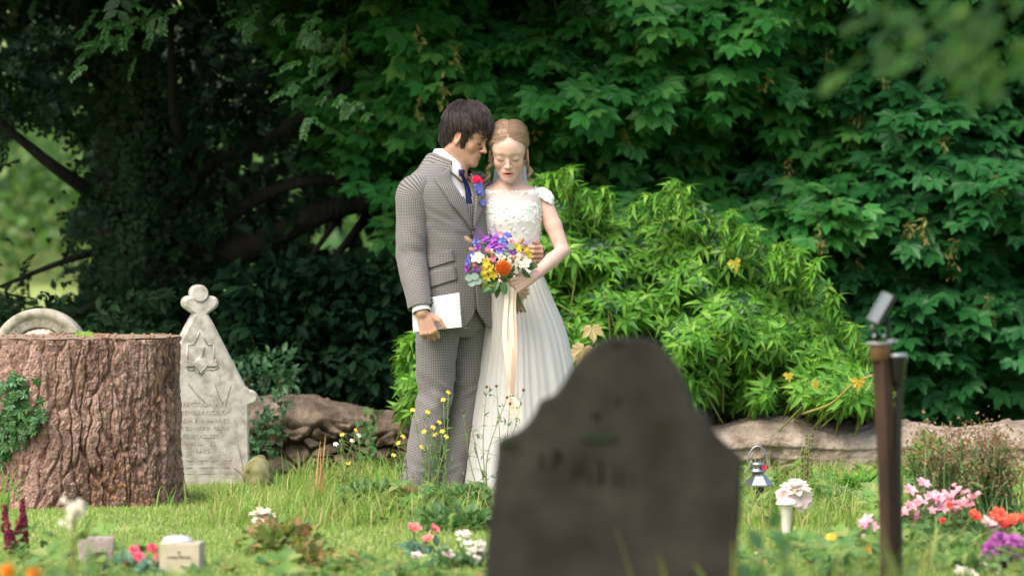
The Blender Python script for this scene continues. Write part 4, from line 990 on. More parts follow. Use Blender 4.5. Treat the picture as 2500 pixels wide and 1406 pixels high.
# trousers
trw = wrk(.004, 8, 9, [(kR+np.array([0, 0, .0]), .06, .13, .006, (.75, 0, .65)), (kR+np.array([.02, 0, -.10]), .08, .10, .005, (-.6, 0, .8)), (kL, .07, .12, .004, (-.5, 0, .8)), (hR+np.array([0, 0, -.03]), .06, .12, .004, (.7, 0, .5)), (aR+np.array([0, 0, .11]), .06, .10, .005, (.5, 0, .8)), (aL+np.array([0, 0, .10]), .06, .10, .004, (-.5, 0, .8))])
g = Geo()
def leg(hp, kn, an, r0):
    Loft([(hp+[0, 0, .12], r0*1.0, r0*1.02), (hp+[0, 0, .04], r0*1.04, r0*1.06), (hp*.75+kn*.25, r0*1.02, r0*1.0), (hp*.35+kn*.65, .082, .080), (kn, .070, .073), (kn*.6+an*.4, .066, .068), (kn*.25+an*.75, .062, .066), (an+[0, 0, .01], .062, .068), (an+[0, 0, -.028], .060, .068)], n=56, m=150, wr=trw, tube_up=tuple(fG+[0, 0, .02]), R0=.075).add(g, thick=.004)
leg(hR, kR, aR, .088); leg(hL, kL, aL, .086)
Loft([(P(1100, 720, YG), .16, .11), (P(1102, 770, YG), .165, .12), (P(1104, 800, YG), .15, .11), (P(1106, 822, YG), .10, .08)], -rG, fG, 48, 24, R0=.13).add(g)
mk('trousers', g, m_tweed, groom)
for an in (aR, aL):
    Bs = Body(); t = an+np.array([0, 0, -.030]); t[2] = .045
    Bs.cone(t-fG*.05, t+fG*.05, .040, .042, .02); Bs.ell(t+fG*.13+[0, 0, -.012], np.array([.05, .085, .032]), .04, hframe(fG)); Bs.cone(t+[0, 0, .05], t, .036, .040, .02)
    v_, f_ = Bs.mesh(.006); v_[:, 2] = np.maximum(v_[:, 2], .004); g = Geo(); g.add(v_, f_); mk('shoe', g, m_shoe, groom)
# hair: a shaggy dark crop with fringe and sideburns
def zmG(a):
    return float(np.interp(a, [0, 35, 48, 54, 60, 65, 71, 94, 106, 125, 180], [.038, .036, .018, -.030, -.046, -.030, .024, .026, -.045, -.078, -.086]))
c0 = (0, .014, .048); rad = (.082, .098, .092)
g = Geo(); cap_grid(g, Th, Mh, SH, c0, rad, zmG); hr = mk('hair', g, m_hair_d, groom)
crown = np.array([.01, .060, .125])
def flowG(p, fr):
    d = p-crown; d = d/max(np.linalg.norm(d), .01)+np.array([-.15, -.45, -.1]); d[2] -= .5*fr+(.8 if p[2] < .04 else 0); return d
g = Geo(); strands(g, Th, Mh, SH, c0, np.array(rad)*1.0, zmG, 5200, flowG, .085, .0013, .045, 4, wave=.05)
strands(g, Th, Mh, SH, c0, np.array(rad)*1.03, zmG, 1300, flowG, .06, .0012, .11, 5, wave=.12)
mk('hair_strands', g, m_hair_d, hr)

# ================================================================ THE BRIDE
YB = 16.63
bride = thing('person', P(1290, 1235, YB), 'fair haired woman in a white lace wedding dress looking down at her bouquet', 'person')
B = Body(); bc = P(1242, 375, YB-.07); Mb = hframe(np.array([-.03, -math.cos(R(24)), -math.sin(R(24))])); SB = 1.01
Tb = head(B, bc, Mb, SB, False)
B.cone(Tb(0, .025, -.030), P(1246, 462, YB), .045, .050, .03)
shl, ell_, wrl = P(1323, 490, YB), P(1374, 612, YB-.04), P(1297, 680, YB-.31)
shr, elr, wrr = P(1178, 492, YB), P(1168, 610, YB+.0), P(1232, 705, YB-.20)
B.cone(P(1246, 478, YB), P(1306, 484, YB), .052, .042, .04); B.cone(P(1246, 478, YB), P(1188, 484, YB), .052, .042, .04)
B.cone(P(1228, 500, YB), P(1228, 560, YB), .085, .080, .04); B.cone(P(1264, 500, YB), P(1264, 560, YB), .085, .080, .04)
B.cone(P(1250, 560, YB), P(1254, 650, YB), .080, .075, .04); B.cone(P(1240, 720, YB), P(1275, 720, YB), .09, .09, .04); B.cone(P(1254, 650, YB), P(1257, 720, YB), .075, .09, .04)
for sx in (-1, 1): B.ell(P(1246+sx*30, 540, YB-.058), np.array([.042, .038, .04]), .03)
B.chain([shl, shl*.5+ell_*.5+np.array([.004, 0, 0]), ell_], [.041, .036, .030], .01); B.chain([ell_, ell_*.65+wrl*.35, wrl], [.029, .031, .0195], .008)
B.chain([shr, elr, wrr], [.044, .034, .022], .02)
for sx, u in ((-1, 1240), (1, 1290)): B.chain([P(u, 740, YB), P(u+5, 980, YB), P(u+8, 1205, YB)], [.075, .05, .032], .03); B.ell(P(u+8, 1222, YB-.06), np.array([.035, .10, .022]), .02)
# both hands closed one below the other round the bouquet's stems
hand(B, wrl+np.array([-.004, -.004, -.002]), np.array([-.86, -.22, -.36]), np.array([-.25, 1, 0.05]), np.array([-.3, -.1, 1.]), .86,
     curls=[(50, 70, 40), (55, 75, 40), (58, 75, 40), (60, 75, 40)], thumb=((.022, .022, .010), (.030, .0, .016)))
hand(B, wrr, np.array([.75, -.45, -.25]), np.array([.4, 1, 0.]), np.array([.2, .1, 1.]), .84,
     curls=[(60, 75, 40)]*4, thumb=((.024, .014, .014), (.022, .0, .016)))
V, Fq = B.mesh(HB)
g = Geo(); g.add(V, Fq, col=skin_col(V, bc, Mb, SB, False, None)); mk('body', g, m_skin, bride)
face_bits(bride, Tb, SB, False, mat('brow_fair', (.35, .21, .13), rough=.7))
g = Geo(); tube(g, np.array([Tb(*q) for q in smooth_path([(-.013, -.084, -.0515), (0, -.0885, -.0505), (.013, -.084, -.0515)], 8)]), .0024, 6); mk('teeth', g, mat('teeth', (.75, .72, .66), rough=.3), bride)
# hair
def zmB(a): return float(np.interp(a, [0, 22, 38, 54, 68, 80, 100, 130, 180], [.084, .078, .058, .024, -.012, -.034, -.045, -.060, -.070]))
c0b = (0, .020, .048); radb = (.082, .104, .079)
g = Geo(); cap_grid(g, Tb, Mb, SB, c0b, radb, zmB, off=.995); hb = mk('hair', g, m_hair_b, bride)
def startB(r):
    if r.random() < .62:
        y = r.uniform(-.075, .06); x = r.choice([-1, 1])*r.uniform(.001, .006)
        z = c0b[2]+radb[2]*math.sqrt(max(0, 1-((y-c0b[1])/radb[1])**2)); return np.array([x, y, z])
    a = r.choice([-1, 1])*r.uniform(.15, 1.5); z = zmB(math.degrees(abs(a)))+.008; q = (z-c0b[2])/radb[2]; cs = math.sqrt(max(0, 1-q*q))
    return np.array([radb[0]*cs*math.sin(a), c0b[1]-radb[1]*cs*math.cos(a), z])
def flowB(p, fr):
    sx = 1 if p[0] > 0 else -1
    return np.array([sx*(1.0-fr*.6), .35+fr*.9, -.25-.55*fr])
g = Geo(); strands(g, Tb, Mb, SB, c0b, np.array(radb), zmB, 3600, flowB, .15, .0011, .026, 6, steps=10, start=startB, wave=.06)
strands(g, Tb, Mb, SB, c0b, np.array(radb)*1.01, zmB, 260, flowB, .13, .0006, .09, 16, steps=10, start=startB, wave=.35)
mk('hair_strands', g, m_hair_b, hb)
g = Geo(); r = np.random.default_rng(3)
for k in range(90):                                # loose low bun
    a = r.uniform(0, 6.28, 1)[0]; th = np.linspace(a, a+r.uniform(1.5, 4), 9); R_ = r.uniform(.015, .046); c = Tb(0, .115, -.02)+r.normal(0, .006, 3)
    tube(g, c+np.stack([np.cos(th)*R_*1.2, .35*R_*np.sin(2*th+a), np.sin(th)*R_], 1), .0035, 4)
mk('hair_bun', g, m_hair_b, hb)
def tendril(pts, n, amp, seed):
    r = np.random.default_rng(seed); g = Geo()
    for k in range(n):
        q = smooth_path(np.array(pts)+r.normal(0, .004, (len(pts), 3)), 26); t = np.linspace(0, 1, 26); ph = 2.2*seed+r.normal(0, .35)
        q = q+np.stack([amp*t*np.sin(t*15+ph), amp*t*np.cos(t*15+ph)*.8, 0*t], 1)*r.uniform(.7, 1.2); tube(g, q, .0019*(1.15-t), 3, False)
    return g
mk('loose_curl', tendril([P(1205, 372, YB-.07), P(1197, 395, YB-.085), P(1192, 418, YB-.08), P(1190, 440, YB-.07)], 24, .010, 1), m_hair_b, hb)
mk('loose_curl', tendril([P(1281, 372, YB-.07), P(1288, 395, YB-.065), P(1293, 418, YB-.06), P(1298, 446, YB-.07)], 30, .012, 2), m_hair_b, hb)
g = Geo(); blob(g, Tb(-.084, .004, -.034), (.004, .004, .004), 8); mk('earring', g, mat('pearl', (.8, .78, .72), rough=.2, spec=.8), bride)
m_white = mat('dress_satin', (.80, .79, .76), rough=.55, spec=.3, sheen=.3)
m_tulle = mat('tulle', (.76, .755, .735), rough=.8, spec=.1, transl=.35)
m_sheer = mat('sheer_net', (.84, .82, .80), rough=.8, alpha=.5)
m_lace = mat('lace', (.86, .85, .82), rough=.75, spec=.2)
m_veil = mat('veil', (.85, .88, .92), rough=.8, alpha=.6)
# bodice
aB = np.array([1., 0, 0]); bB = np.array([0, -1., 0])
BR = [(P(1256, 668, YB), .116, .098, 2), (P(1255, 640, YB), .112, .094, 2), (P(1252, 600, YB), .116, .098, 2), (P(1249, 565, YB), .124, .112, 2.1), (P(1247, 535, YB), .132, .127, 2.2), (P(1246, 510, YB), .136, .116, 2.3), (P(1246, 492, YB), .140, .098, 2.5), (P(1246, 476, YB), .142, .086, 2.4), (P(1246, 464, YB), .122, .080, 2.1), (P(1246, 452, YB), .094, .074, 2)]
bl = Loft(BR, aB, bB, 110, 110, wrk(.0012, 20, 2), R0=.12)
def sweet(th): u = np.abs(th); return np.where(u < 1.3, 510-34*np.sin(np.clip(u/1.0, 0, 1)*np.pi)**1.0*.55+14*np.exp(-(u/.16)**2)-np.clip(u-.9, 0, 1)*50, 470)
g = Geo(); bl.add(g, lambda th, j, c: (rowv(c) > sweet(th))&~((np.abs(np.abs(th)-1.57) < .42)&(rowv(c) < 512)), thick=.004); bod = mk('bodice', g, m_white, bride)
g = Geo(); bl.add(g, lambda th, j, c: (rowv(c) <= sweet(th)+3)&(rowv(c) > 458+10*np.cos(th)*(np.abs(th) < 1.3))&~((np.abs(np.abs(th)-1.57) < .36)&(rowv(c) < 514)&(rowv(c) > 476)), off=.002)
mk('sheer_yoke', g, m_sheer, bod)
# lace: sprays of small flowers and cords following the surface
g = Geo(); r = np.random.default_rng(9)
def lflower(g, c, n_, s):
    Bq = basis(n_)
    for k in range(5):
        a = k*1.2566+r.uniform(0, .3); blob(g, c+Bq@np.array([math.cos(a)*s*.62, math.sin(a)*s*.62, 0]), (s*.42, s*.42, s*.22), 6, M=Bq)
    blob(g, c+n_*s*.15, (s*.25,)*3, 5)
def surf(L_, th, j, off): return L_.pt(np.array([th]), np.array([j]), off)[0]
def jrow(L_, v): return float(np.interp(H-(v-VH)*YB/F, L_.C[:, 2], np.arange(L_.m)))
for k in range(560):
    th = r.uniform(-1.5, 1.5)
    v = r.choice([sweet(th)+r.uniform(-4, 30), r.uniform(500, 600), 460+8*np.cos(th)+r.uniform(0, 8)]) if abs(th) < 1.2 else r.uniform(455, 600)
    if v < 490 and abs(th) < .5 and v > 468 and r.random() < .75: continue
    if v > 530 and r.random() < .45: continue
    q = surf(bl, th, jrow(bl, v), .003); n_ = nrm(surf(bl, th, jrow(bl, v), .013)-q); s = r.uniform(.0030, .0070)
    if abs(th) > .5 and v < 500: s *= 1.2
    if r.random() < .6: lflower(g, q, n_, s)
    else:
        t0 = r.uniform(0, 6.28); tt = np.linspace(0, 1, 7); R_ = r.uniform(.006, .016)
        pts = [surf(bl, th+R_*8*a*math.cos(t0+3*a), jrow(bl, v+R_*500*a*math.sin(t0+3*a)), .004) for a in tt]; tube(g, np.array(pts), .0012, 4)
mk('lace_flowers', g, m_lace, bod)
# scalloped neckline edge
g = Geo()
for k in range(46):
    th = -1.35+2.7*k/45; v = 461+9*math.cos(th); q = surf(bl, th, jrow(bl, v), .004); n_ = nrm(surf(bl, th, jrow(bl, v), .014)-q)
    a = np.linspace(0, 2*np.pi, 9); Bq = basis(n_); tube(g, q+(np.stack([np.cos(a)*.0055, np.sin(a)*.0055, 0*a], 1))@Bq.T, .0011, 4, False)
mk('neckline_trim', g, m_lace, bod)
# cap sleeves
for sh_, sx in ((shl, 1), (shr, -1)):
    g = Geo(); n1, n2 = 30, 12; V = []
    ax_ = nrm(np.array([sx*.55, -.05, .85])); Bq = basis(ax_)
    for e in np.linspace(.05, 1.15, n2):
        for a in np.linspace(0, 2*np.pi, n1, endpoint=False):
            ee = e+(.05*abs(math.sin(a*6)) if e > 1.1 else 0)
            V.append(sh_+np.array([-sx*.012, 0, -.012])+Bq@(np.array([math.sin(ee)*math.cos(a)*.062, math.sin(ee)*math.sin(a)*.062, math.cos(ee)*.068])))
    g.add(V, gridf(n1, n2, True)); cs_ = mk('cap_sleeve', g, m_lace, bod)
    g = Geo()
    for k in range(70):
        e = r.uniform(.1, 1.15); a = r.uniform(0, 6.28); q = Bq@np.array([math.sin(e)*math.cos(a)*.063, math.sin(e)*math.sin(a)*.063, math.cos(e)*.069]); lflower(g, sh_+np.array([-sx*.012, 0, -.012])+q, nrm(q), r.uniform(.005, .010))
    mk('lace_flowers', g, m_lace, cs_)
# waistband and skirt
g = Geo(); Loft([(P(1256, 672, YB), .121, .104), (P(1256, 655, YB), .120, .102)], aB, bB, 64, 6, R0=.12).add(g, thick=.003); mk('waistband', g, m_white, bride)
def folds(p, th, t):
    u = th+.10*np.sin(t*3+th*2)
    w1 = np.sin(u*19+1.3*np.sin(u*3)+.6*np.sin(t*4)); w2 = np.sin(u*43+2.1*np.sin(u*5))
    return (.0008+.0035*t)*w1*(.6+.5*vnoise(np.stack([th*2, t*2, 0*t], -1), 1, 5))+(.0012+.0015*t)*w2+.010*t*vnoise(p, 3, 3)
sk = []
for v, l, rr_ in [(662, 1188, 1324), (690, 1186, 1336), (730, 1184, 1352), (800, 1178, 1380), (880, 1168, 1398), (980, 1155, 1412), (1100, 1140, 1432), (1228, 1126, 1452)]:
    hw = (rr_-l)/2*YB/F; sk.append((P((l+rr_)/2, v, YB), hw, hw*.86 if v > 700 else hw*.9, 2))
g = Geo(); skl = Loft(sk, aB, bB, 420, 90, folds, R0=.2); skl.add(g, off=-.004); mk('skirt', g, m_tulle, bride)
# veil hanging behind the neck
g = Geo(); n1, n2 = 26, 22; V = []
for j in range(n2):
    t = j/(n2-1)
    for i in range(n1):
        s_ = i/(n1-1)*2-1; V.append(P(1246+s_*(36+18*t), 385+175*t, YB+.10+.03*(1-s_*s_)+.008*math.sin(s_*14+t*2)))
g.add(V, gridf(n1, n2)); mk('veil', g, m_veil, bride)
g = Geo(); a = np.linspace(0, 6.28, 14); c = wrl+np.array([-.060, -.012, -.045])
tube(g, c+np.stack([np.cos(a)*.0085, np.sin(a)*.0085, 0*a], 1), .0016, 5, False); mk('ring', g, mat('gold', (.8, .55, .2), metal=1, rough=.25), bride)
# ================================================================ THE BOUQUET, THE BOOKLET, THE BUTTONHOLE
def petal(wid=.6, fold=.2, droop=.3, prof=(.25, .8, 1, .8, .2)): return leaf_t(wid, fold, droop, prof)
def flower(g, c, ax, tv, tf, n, s, el=.3, layers=1, dl=.35, tw=.4, seed=0, sl_=.8):
    """petals tv radiating round ax"""
    Bq = basis(ax); r = random.Random(seed+int(abs(c[0])*1e5)); D = []; U = []; S = []
    for l in range(layers):
        for k in range(n):
            a = 2*np.pi*k/n+l*tw+r.uniform(-.12, .12); e = el+l*dl+r.uniform(-.1, .1)
            D.append(Bq@np.array([math.cos(a)*math.cos(e), math.sin(a)*math.cos(e), math.sin(e)])); U.append(Bq@np.array([-math.cos(a)*math.sin(e), -math.sin(a)*math.sin(e), math.cos(e)])); S.append(s*sl_**l)
    M = frames(np.array(D), np.array(U)); M[:, :, 2] = np.cross(M[:, :, 0], M[:, :, 1])
    scatter(g, tv, tf, np.repeat(np.asarray(c)[None], len(D), 0), M, S)
def pm(name, *cols, rough=.6, tr=.2): return leafmat(name, list(cols) if len(cols) > 1 else [cols[0], tuple(x*.8 for x in cols[0])], tr, rough, .2)
m_blue = pm('petal_blue', (.12, .14, .50), (.20, .22, .62), (.08, .08, .38), (.28, .30, .66)); m_purple = pm('petal_purple', (.34, .09, .50), (.46, .16, .58), (.24, .05, .38))
m_yellow = pm('petal_yellow', (.75, .55, .04), (.62, .50, .05), (.80, .62, .10)); m_orange = pm('petal_orange', (.85, .25, .02), (.75, .16, .02), (.9, .36, .04))
m_cream = pm('petal_cream', (.85, .80, .70), (.80, .72, .58), (.88, .84, .78)); m_pinkf = pm('petal_pink', (.75, .15, .28), (.80, .30, .40), (.60, .08, .20))
m_tan = pm('bunny_tail', (.62, .46, .28), (.55, .38, .24)); m_greenl = leafmat('bouquet_leaf', [(.05, .14, .04), (.08, .20, .06), (.035, .10, .04)], .2, .4)
m_euc = leafmat('eucalyptus_leaf', [(.20, .30, .24), (.26, .36, .29)], .2, .6); m_stemg = mat('stem_green', (.16, .17, .05), (.24, .20, .08), scale=40, rough=.7)
m_ribc = mat('ribbon_cream', (.78, .70, .56), rough=.35, spec=.5); m_ribp = mat('ribbon_blush', (.72, .50, .38), rough=.35, spec=.5)
YQ = 16.30
bq = thing('bouquet', P(1262, 760, YQ+.04), 'colourful wildflower bouquet with trailing cream ribbons held by the bride', 'bouquet')
bcen = P(1222, 640, YQ); bax = nrm(np.array([-.22, -.45, .85])); hold = P(1246, 700, YQ+.045)
pv, pf = petal(); pw, pwf = petal(.85, .25, .4, (.3, .9, 1, .9, .4)); pn, pnf = petal(.35, .15, .5, (.5, 1, .9, .5, .1))
pdict = {'delphinium': [(1165, 603), (1152, 622), (1142, 640), (1140, 655), (1185, 585), (1162, 590), (1200, 600), (1228, 588), (1238, 575), (1215, 602), (1235, 600), (1250, 612), (1222, 612), (1205, 588), (1160, 665), (1148, 630)],
 'alstroemeria': [(1188, 640), (1195, 652), (1182, 660), (1205, 668), (1190, 675), (1180, 690), (1280, 608), (1288, 622), (1262, 605), (1200, 700)],
 'white_rose': [(1166, 626), (1282, 640)], 'liatris': [(1172, 568), (1198, 574), (1275, 602), (1180, 580), (1210, 566), (1164, 580), (1288, 596)], 'pink_flower': [(1222, 570), (1212, 578), (1250, 592), (1160, 645), (1192, 610), (1204, 632), (1170, 655)],
 'bunny_tail': [(1143, 585), (1155, 612), (1272, 590), (1204, 622), (1254, 630)], 'wax_flower': [(1240, 640), (1255, 652), (1262, 640), (1225, 625), (1262, 660), (1212, 615), (1248, 625), (1270, 650), (1235, 628)]}
def bpt(u, v):                                      # domed face of the bouquet
    x = (u-1218)/88.; z = (v-640)/85.; d = max(0, 1-x*x*.8-z*z*.7); return P(u, v, YQ-.085*math.sqrt(d)+.02)
for (u, v) in pdict['delphinium']:
    g = Geo(); c = bpt(u, v); flower(g, c, nrm(c-bcen+[0, -.03, 0]), pw, pwf, 5, .021, .25, 2, .5, seed=u); blob(g, c, (.003,)*3, 5); mk('delphinium', g, m_purple if u % 5 == 0 else m_blue, bq, smooth=False)
for (u, v) in pdict['alstroemeria']:
    g = Geo(); c = bpt(u, v); flower(g, c, nrm(c-bcen+[0, -.04, -.01]), pv, pf, 3, .026, .55, 2, .1, 1.05, seed=v, sl_=.95); mk('alstroemeria', g, m_yellow, bq, smooth=False)
for (u, v) in pdict['white_rose']:
    g = Geo(); c = bpt(u, v); flower(g, c-[0, 0, .008], nrm(np.array([-.1, -.8, .5])), pw, pwf, 5, .030, .75, 3, .25, .6, seed=u, sl_=.8); blob(g, c+[0, -.004, .003], (.010, .010, .014), 8); mk('white_rose', g, m_cream, bq)
for (u, v) in pdict['liatris']:
    g = Geo(); c = bpt(u, v); d = nrm(c-bcen+[0, 0, .05])
    for k in range(9): flower(g, c+d*(.006*k-.02), d, pn, pnf, 5, .014*(1-k*.05), .4, 1, seed=k)
    mk('liatris', g, m_purple, bq, smooth=False)
for (u, v) in pdict['pink_flower']:
    g = Geo(); c = bpt(u, v); flower(g, c, nrm(c-bcen+[0, -.04, 0]), pv, pf, 7, .015, .4, 2, .4, seed=u); mk('pink_flower', g, m_pinkf if u % 3 else m_purple, bq, smooth=False)
for (u, v) in pdict['bunny_tail']:
    g = Geo(); c = bpt(u, v); d = nrm(c-bcen+[0, -.02, .03]); blob(g, c, (.0085, .0085, .021), 10, M=basis(d)); q = r.normal(0, 1, (120, 3)); q = nrm(q)
    scatter(g, pn, pnf, c+(q*[.008, .008, .019])@basis(d).T, frames(nrm(q@basis(d).T+d*.8), nrm(r.normal(0, 1, (120, 3)))), .005); mk('bunny_tail', g, m_tan, bq, smooth=False)
for (u, v) in pdict['wax_flower']:
    g = Geo(); c = bpt(u, v)
    for k in range(7): q = c+r.normal(0, .010, 3); flower(g, q, nrm(q-bcen+[0, -.05, .0]), pv, pf, 5, .0075, .3, 1, seed=k)
    mk('wax_flower', g, m_cream, bq, smooth=False)
g = Geo(); c = P(1228, 656, YQ-.085); ax = nrm([0, -.9, .25]); blob(g, c, (.022, .018, .020), 12)
for k in range(150):
    i = k+.5; ph = math.acos(1-1.25*i/150); a = i*2.39996; d = basis(ax)@np.array([math.sin(ph)*math.cos(a), math.sin(ph)*math.sin(a), math.cos(ph)])
    tube(g, np.array([c+d*.016, c+d*.028+ax*.002, c+d*.034+ax*.007]), [.0013, .0012, .0016], 4)
mk('orange_pincushion', g, m_orange, bq)
g = Geo(); gv, gf = leaf_t(.5, .2, .3, (0, .8, 1, .7, 0)); n = 110; a = r.uniform(0, 6.28, n); q = np.stack([np.cos(a)*r.uniform(.02, .12, n), r.uniform(-.06, .05, n), np.sin(a)*r.uniform(.02, .11, n)], 1)
scatter(g, gv, gf, bcen+(q:=np.where((q[:, :1] > .02)&(q[:, 2:] < -.03), q*[-1, 1, 1], q))+[0, .01, -.01], frames(nrm(q*[1, .5, 1]+[0, -.02, -.02]+r.normal(0, .02, (n, 3))), nrm(np.array([0, -1, .3])+r.normal(0, .4, (n, 3)))), r.uniform(.03, .05, n))
for (u, v, du, dv) in [(1190, 690, -1, -.3), (1200, 698, -.6, -.6), (1225, 694, .2, -.8), (1212, 690, -.2, -.7), (1175, 680, -1, 0)]:
    for k in range(2): scatter(g, gv, gf, [P(u+k*4, v-6, YQ-.05)], frames(np.array([[du, -.3, dv+r.uniform(-.2, .2)]]), np.array([[0, -1, .5]])), .052)
mk('leaves', g, m_greenl, bq, smooth=False)
egs = [Geo(), Geo()]; ev_, ef = leaf_t(.95, .1, .1, (.3, .9, 1.05, .9, .3))
for (u, v) in [(1146, 682), (1160, 676), (1168, 688), (1240, 618), (1250, 606), (1236, 606), (1152, 690)]: scatter(egs[int(u > 1200)], ev_, ef, [P(u+8, v-4, YQ-.06)], frames(np.array([[-1, -.3, r.uniform(-.6, .3)]]), np.array([[0, -1, .3]])), .032)
[mk('eucalyptus', eg, m_euc, bq) for eg in egs]
g = Geo()
for k in range(14):
    o = np.array([r.normal(0, .007), r.normal(0, .007), 0]); tube(g, smooth_path([bcen+o*6, hold+o, P(1258, 728, YQ+.04)+o, P(1268, 762, YQ+.035)+o*1.5+[0, 0, r.normal(0, .004)]], 10), .0032, 5)
mk('stems', g, m_stemg, bq)
for name, mm, pts, w_ in [('ribbon', m_ribc, [(1238, 690), (1236, 740), (1232, 820), (1240, 900), (1240, 960), (1244, 1010)], .010), ('ribbon', m_ribc, [(1250, 692), (1247, 760), (1250, 860), (1249, 950), (1262, 990), (1268, 1030)], .011),
                          ('ribbon', m_ribp, [(1256, 692), (1254, 760), (1256, 860), (1252, 940), (1250, 990), (1248, 1020)], .011), ('ribbon', m_ribc, [(1240, 696), (1245, 800), (1241, 880), (1246, 930), (1244, 990)], .007)]:
    g = Geo(); q = smooth_path([P(u, v, YQ+.0-.02*(k > 0)-.075*min(1, k/3)*0) for k, (u, v) in enumerate(pts)], 40); t = np.linspace(0, 1, 40); tw = .5*np.sin(t*7+w_*900)
    s_ = np.stack([np.cos(tw), np.sin(tw), 0*t], 1); V = np.stack([q-s_*w_, q+s_*w_, ], 1).reshape(-1, 3); q1 = gridf(2, 40); g.add(V, q1); mk(name, g, mm, bq)
# booklet between his fingers
bk = thing('booklet', P(1070, 803, YG-.21), 'white folded order of service booklet held in the man\'s lowered hand', 'booklet')
def slab(g, quad, nrm_, th):
    q = np.array(quad); n_ = nrm(nrm_)*th; V = np.concatenate([q, q+n_]); g.add(V, np.array([[0, 1, 2, 3], [7, 6, 5, 4], [0, 4, 5, 1], [1, 5, 6, 2], [2, 6, 7, 3], [3, 7, 4, 0]])); return g
Yk = YG-.195
A0, A1, A2, A3 = P(1006, 733, Yk), P(1121, 715, Yk-.03), P(1127, 798, Yk-.03), P(1010, 810, Yk)
g = slab(Geo(), [A3, A2, A1, A0], [0, 1, 0], .0012); mk('page', g, mat('paper', (.86, .86, .88), rough=.6), bk, smooth=False)
g = slab(Geo(), [A3+[-.002, .004, -.002], A2+[0, .008, 0], A1+[0, .008, .001], A0+[-.002, .004, 0]], [0, 1, 0], .0012); mk('page', g, mat('paper_back', (.80, .80, .83), rough=.6), bk, smooth=False)
g = Geo(); r2 = np.random.default_rng(4)
def onp(a, b): return A0+(A1-A0)*a+(A3-A0)*b+np.array([0, -.0012, 0])
for cx in np.linspace(.45, .86, 7):                  # the printed lines run up the sheet, grey and tiny
    for k in range(int(r2.integers(3, 9))):
        b = .5+(k-3)*.055+r2.uniform(-.01, .01); tube(g, np.array([onp(cx, b), onp(cx+.003, b+.03)]), .0006, 4)
mk('printed_lines', g, mat('ink_grey', (.30, .30, .33)), bk)
g = Geo()
for k in range(130): a = 1-.09*r2.random()**1.6; c = onp(a, r2.uniform(.03, .97)); blob(g, c, (.0012, .0005, .0012)*np.array(r2.uniform(.5, 1.3)), 5)
mk('sprig_border', g, mat('ink_sprig', (.22, .26, .24)), bk)
# buttonhole flower
bh = thing('buttonhole', P(1158, 490, YG-.13), 'red and blue buttonhole flower pinned to the man\'s lapel', 'buttonhole')
jf = lambda u, v, off=.02: (lambda tj: jl.pt(np.array([tj[0]]), np.array([tj[1]]), off)[0])(jl.find(u, v))
g = Geo(); 
for (u, v) in [(1150, 440), (1160, 443), (1155, 436)]: flower(g, jf(u, v, .022), nrm([.3, -.8, .4]), pw, pwf, 6, .016, .3, 3, .4, seed=u)
mk('red_petals', g, pm('petal_red', (.70, .02, .06), (.80, .05, .14)), bh, smooth=False)
g = Geo()
for (u, v) in [(1155, 457), (1163, 462), (1166, 472), (1158, 468), (1170, 495), (1160, 452)]: flower(g, jf(u, v, .02), nrm([.4, -.8, .1]), pw, pwf, 5, .015, .35, 2, .4, seed=v)
mk('blue_petals', g, m_blue, bh, smooth=False)
g = Geo()
for k in range(5): q = jf(1158, 455, .016); tube(g, np.array([q, jf(1162+k*2, 480, .018), jf(1160+k*3, 500, .014)]), .0013, 4)
mk('stems', g, m_stemg, bh)
# ================================================================ STUMP
stump = thing('tree_stump', (-1.93, 16.62, 0), 'broad reddish brown sawn tree stump with deeply furrowed bark at the left', 'tree stump')
Ys = 16.62; cx = (165-1250)*Ys/F; zt = H-(827-VH)*16.2/F; Rr = .485
na, nz = 1100, 300; th = np.linspace(-np.pi, np.pi, na, endpoint=False); zz = np.linspace(-.08, zt, nz)
T_, Z_ = np.meshgrid(th, zz); px_ = T_*Rr
def ridg(x): return 1-np.abs(x)
base = np.clip(1-Z_/.30, 0, 1)**1.6
lob = np.cos(T_*7+1.0)*.035+np.cos(T_*4+.4)*.03+.012*np.cos(T_*13)
rad_ = Rr+base*(.004+lob*.7)+.014*np.cos(T_*5+1.2+Z_*.8)
q3 = np.stack([px_, Z_, 0*Z_], -1); wx = px_+.016*vnoise(q3, 9, 2)+.008*vnoise(q3, 24, 3)+.05*base*np.sin(T_*5+2); wz = Z_+.03*vnoise(q3, 7, 6)
f1, f2, cid = worley(wx/.046, wz/.25, 3); e1 = f2-f1; g1, g2, cid2 = worley(wx/.013+5, wz/.028+3, 9); e2 = g2-g1
fis = np.clip(1-e1/.22, 0, 1)**1.3*np.clip(.55+vnoise(q3, 3.3, 12)*.9, .1, 1); fis2 = np.clip(1-e2/.30, 0, 1)
plate = .010*cid*np.clip(e1/.25, 0, 1)+.0035*cid2*np.clip(e2/.3, 0, 1)
rad_ = rad_-.030*fis-.004*fis2+plate+.0035*fbm(q3, 60, 3, 8)
cv = np.clip(.52+.20*cid+.34*cid2+.3*vnoise(q3, 5, 20)+.25*vnoise(q3, 55, 22), 0, 1)[..., None]; ca, cb, cc_ = np.array([.135, .068, .047]), np.array([.47, .31, .25]), np.array([.50, .25, .11])
bark_c = ca*(1-cv)+cb*cv; om = (np.clip(cid2*2-1.1, 0, 1)*np.clip(vnoise(q3, 4, 30)*2, 0, 1))[..., None]; bark_c = (bark_c*(1-om)+cc_*om).reshape(-1, 3)
Z_ = Z_+.007*vnoise(np.stack([px_, 0*px_, 0*px_], -1), 14, 40)*(Z_ > zt*.97)
V = np.stack([cx+rad_*np.sin(T_), Ys-rad_*np.cos(T_), Z_], -1).reshape(-1, 3)
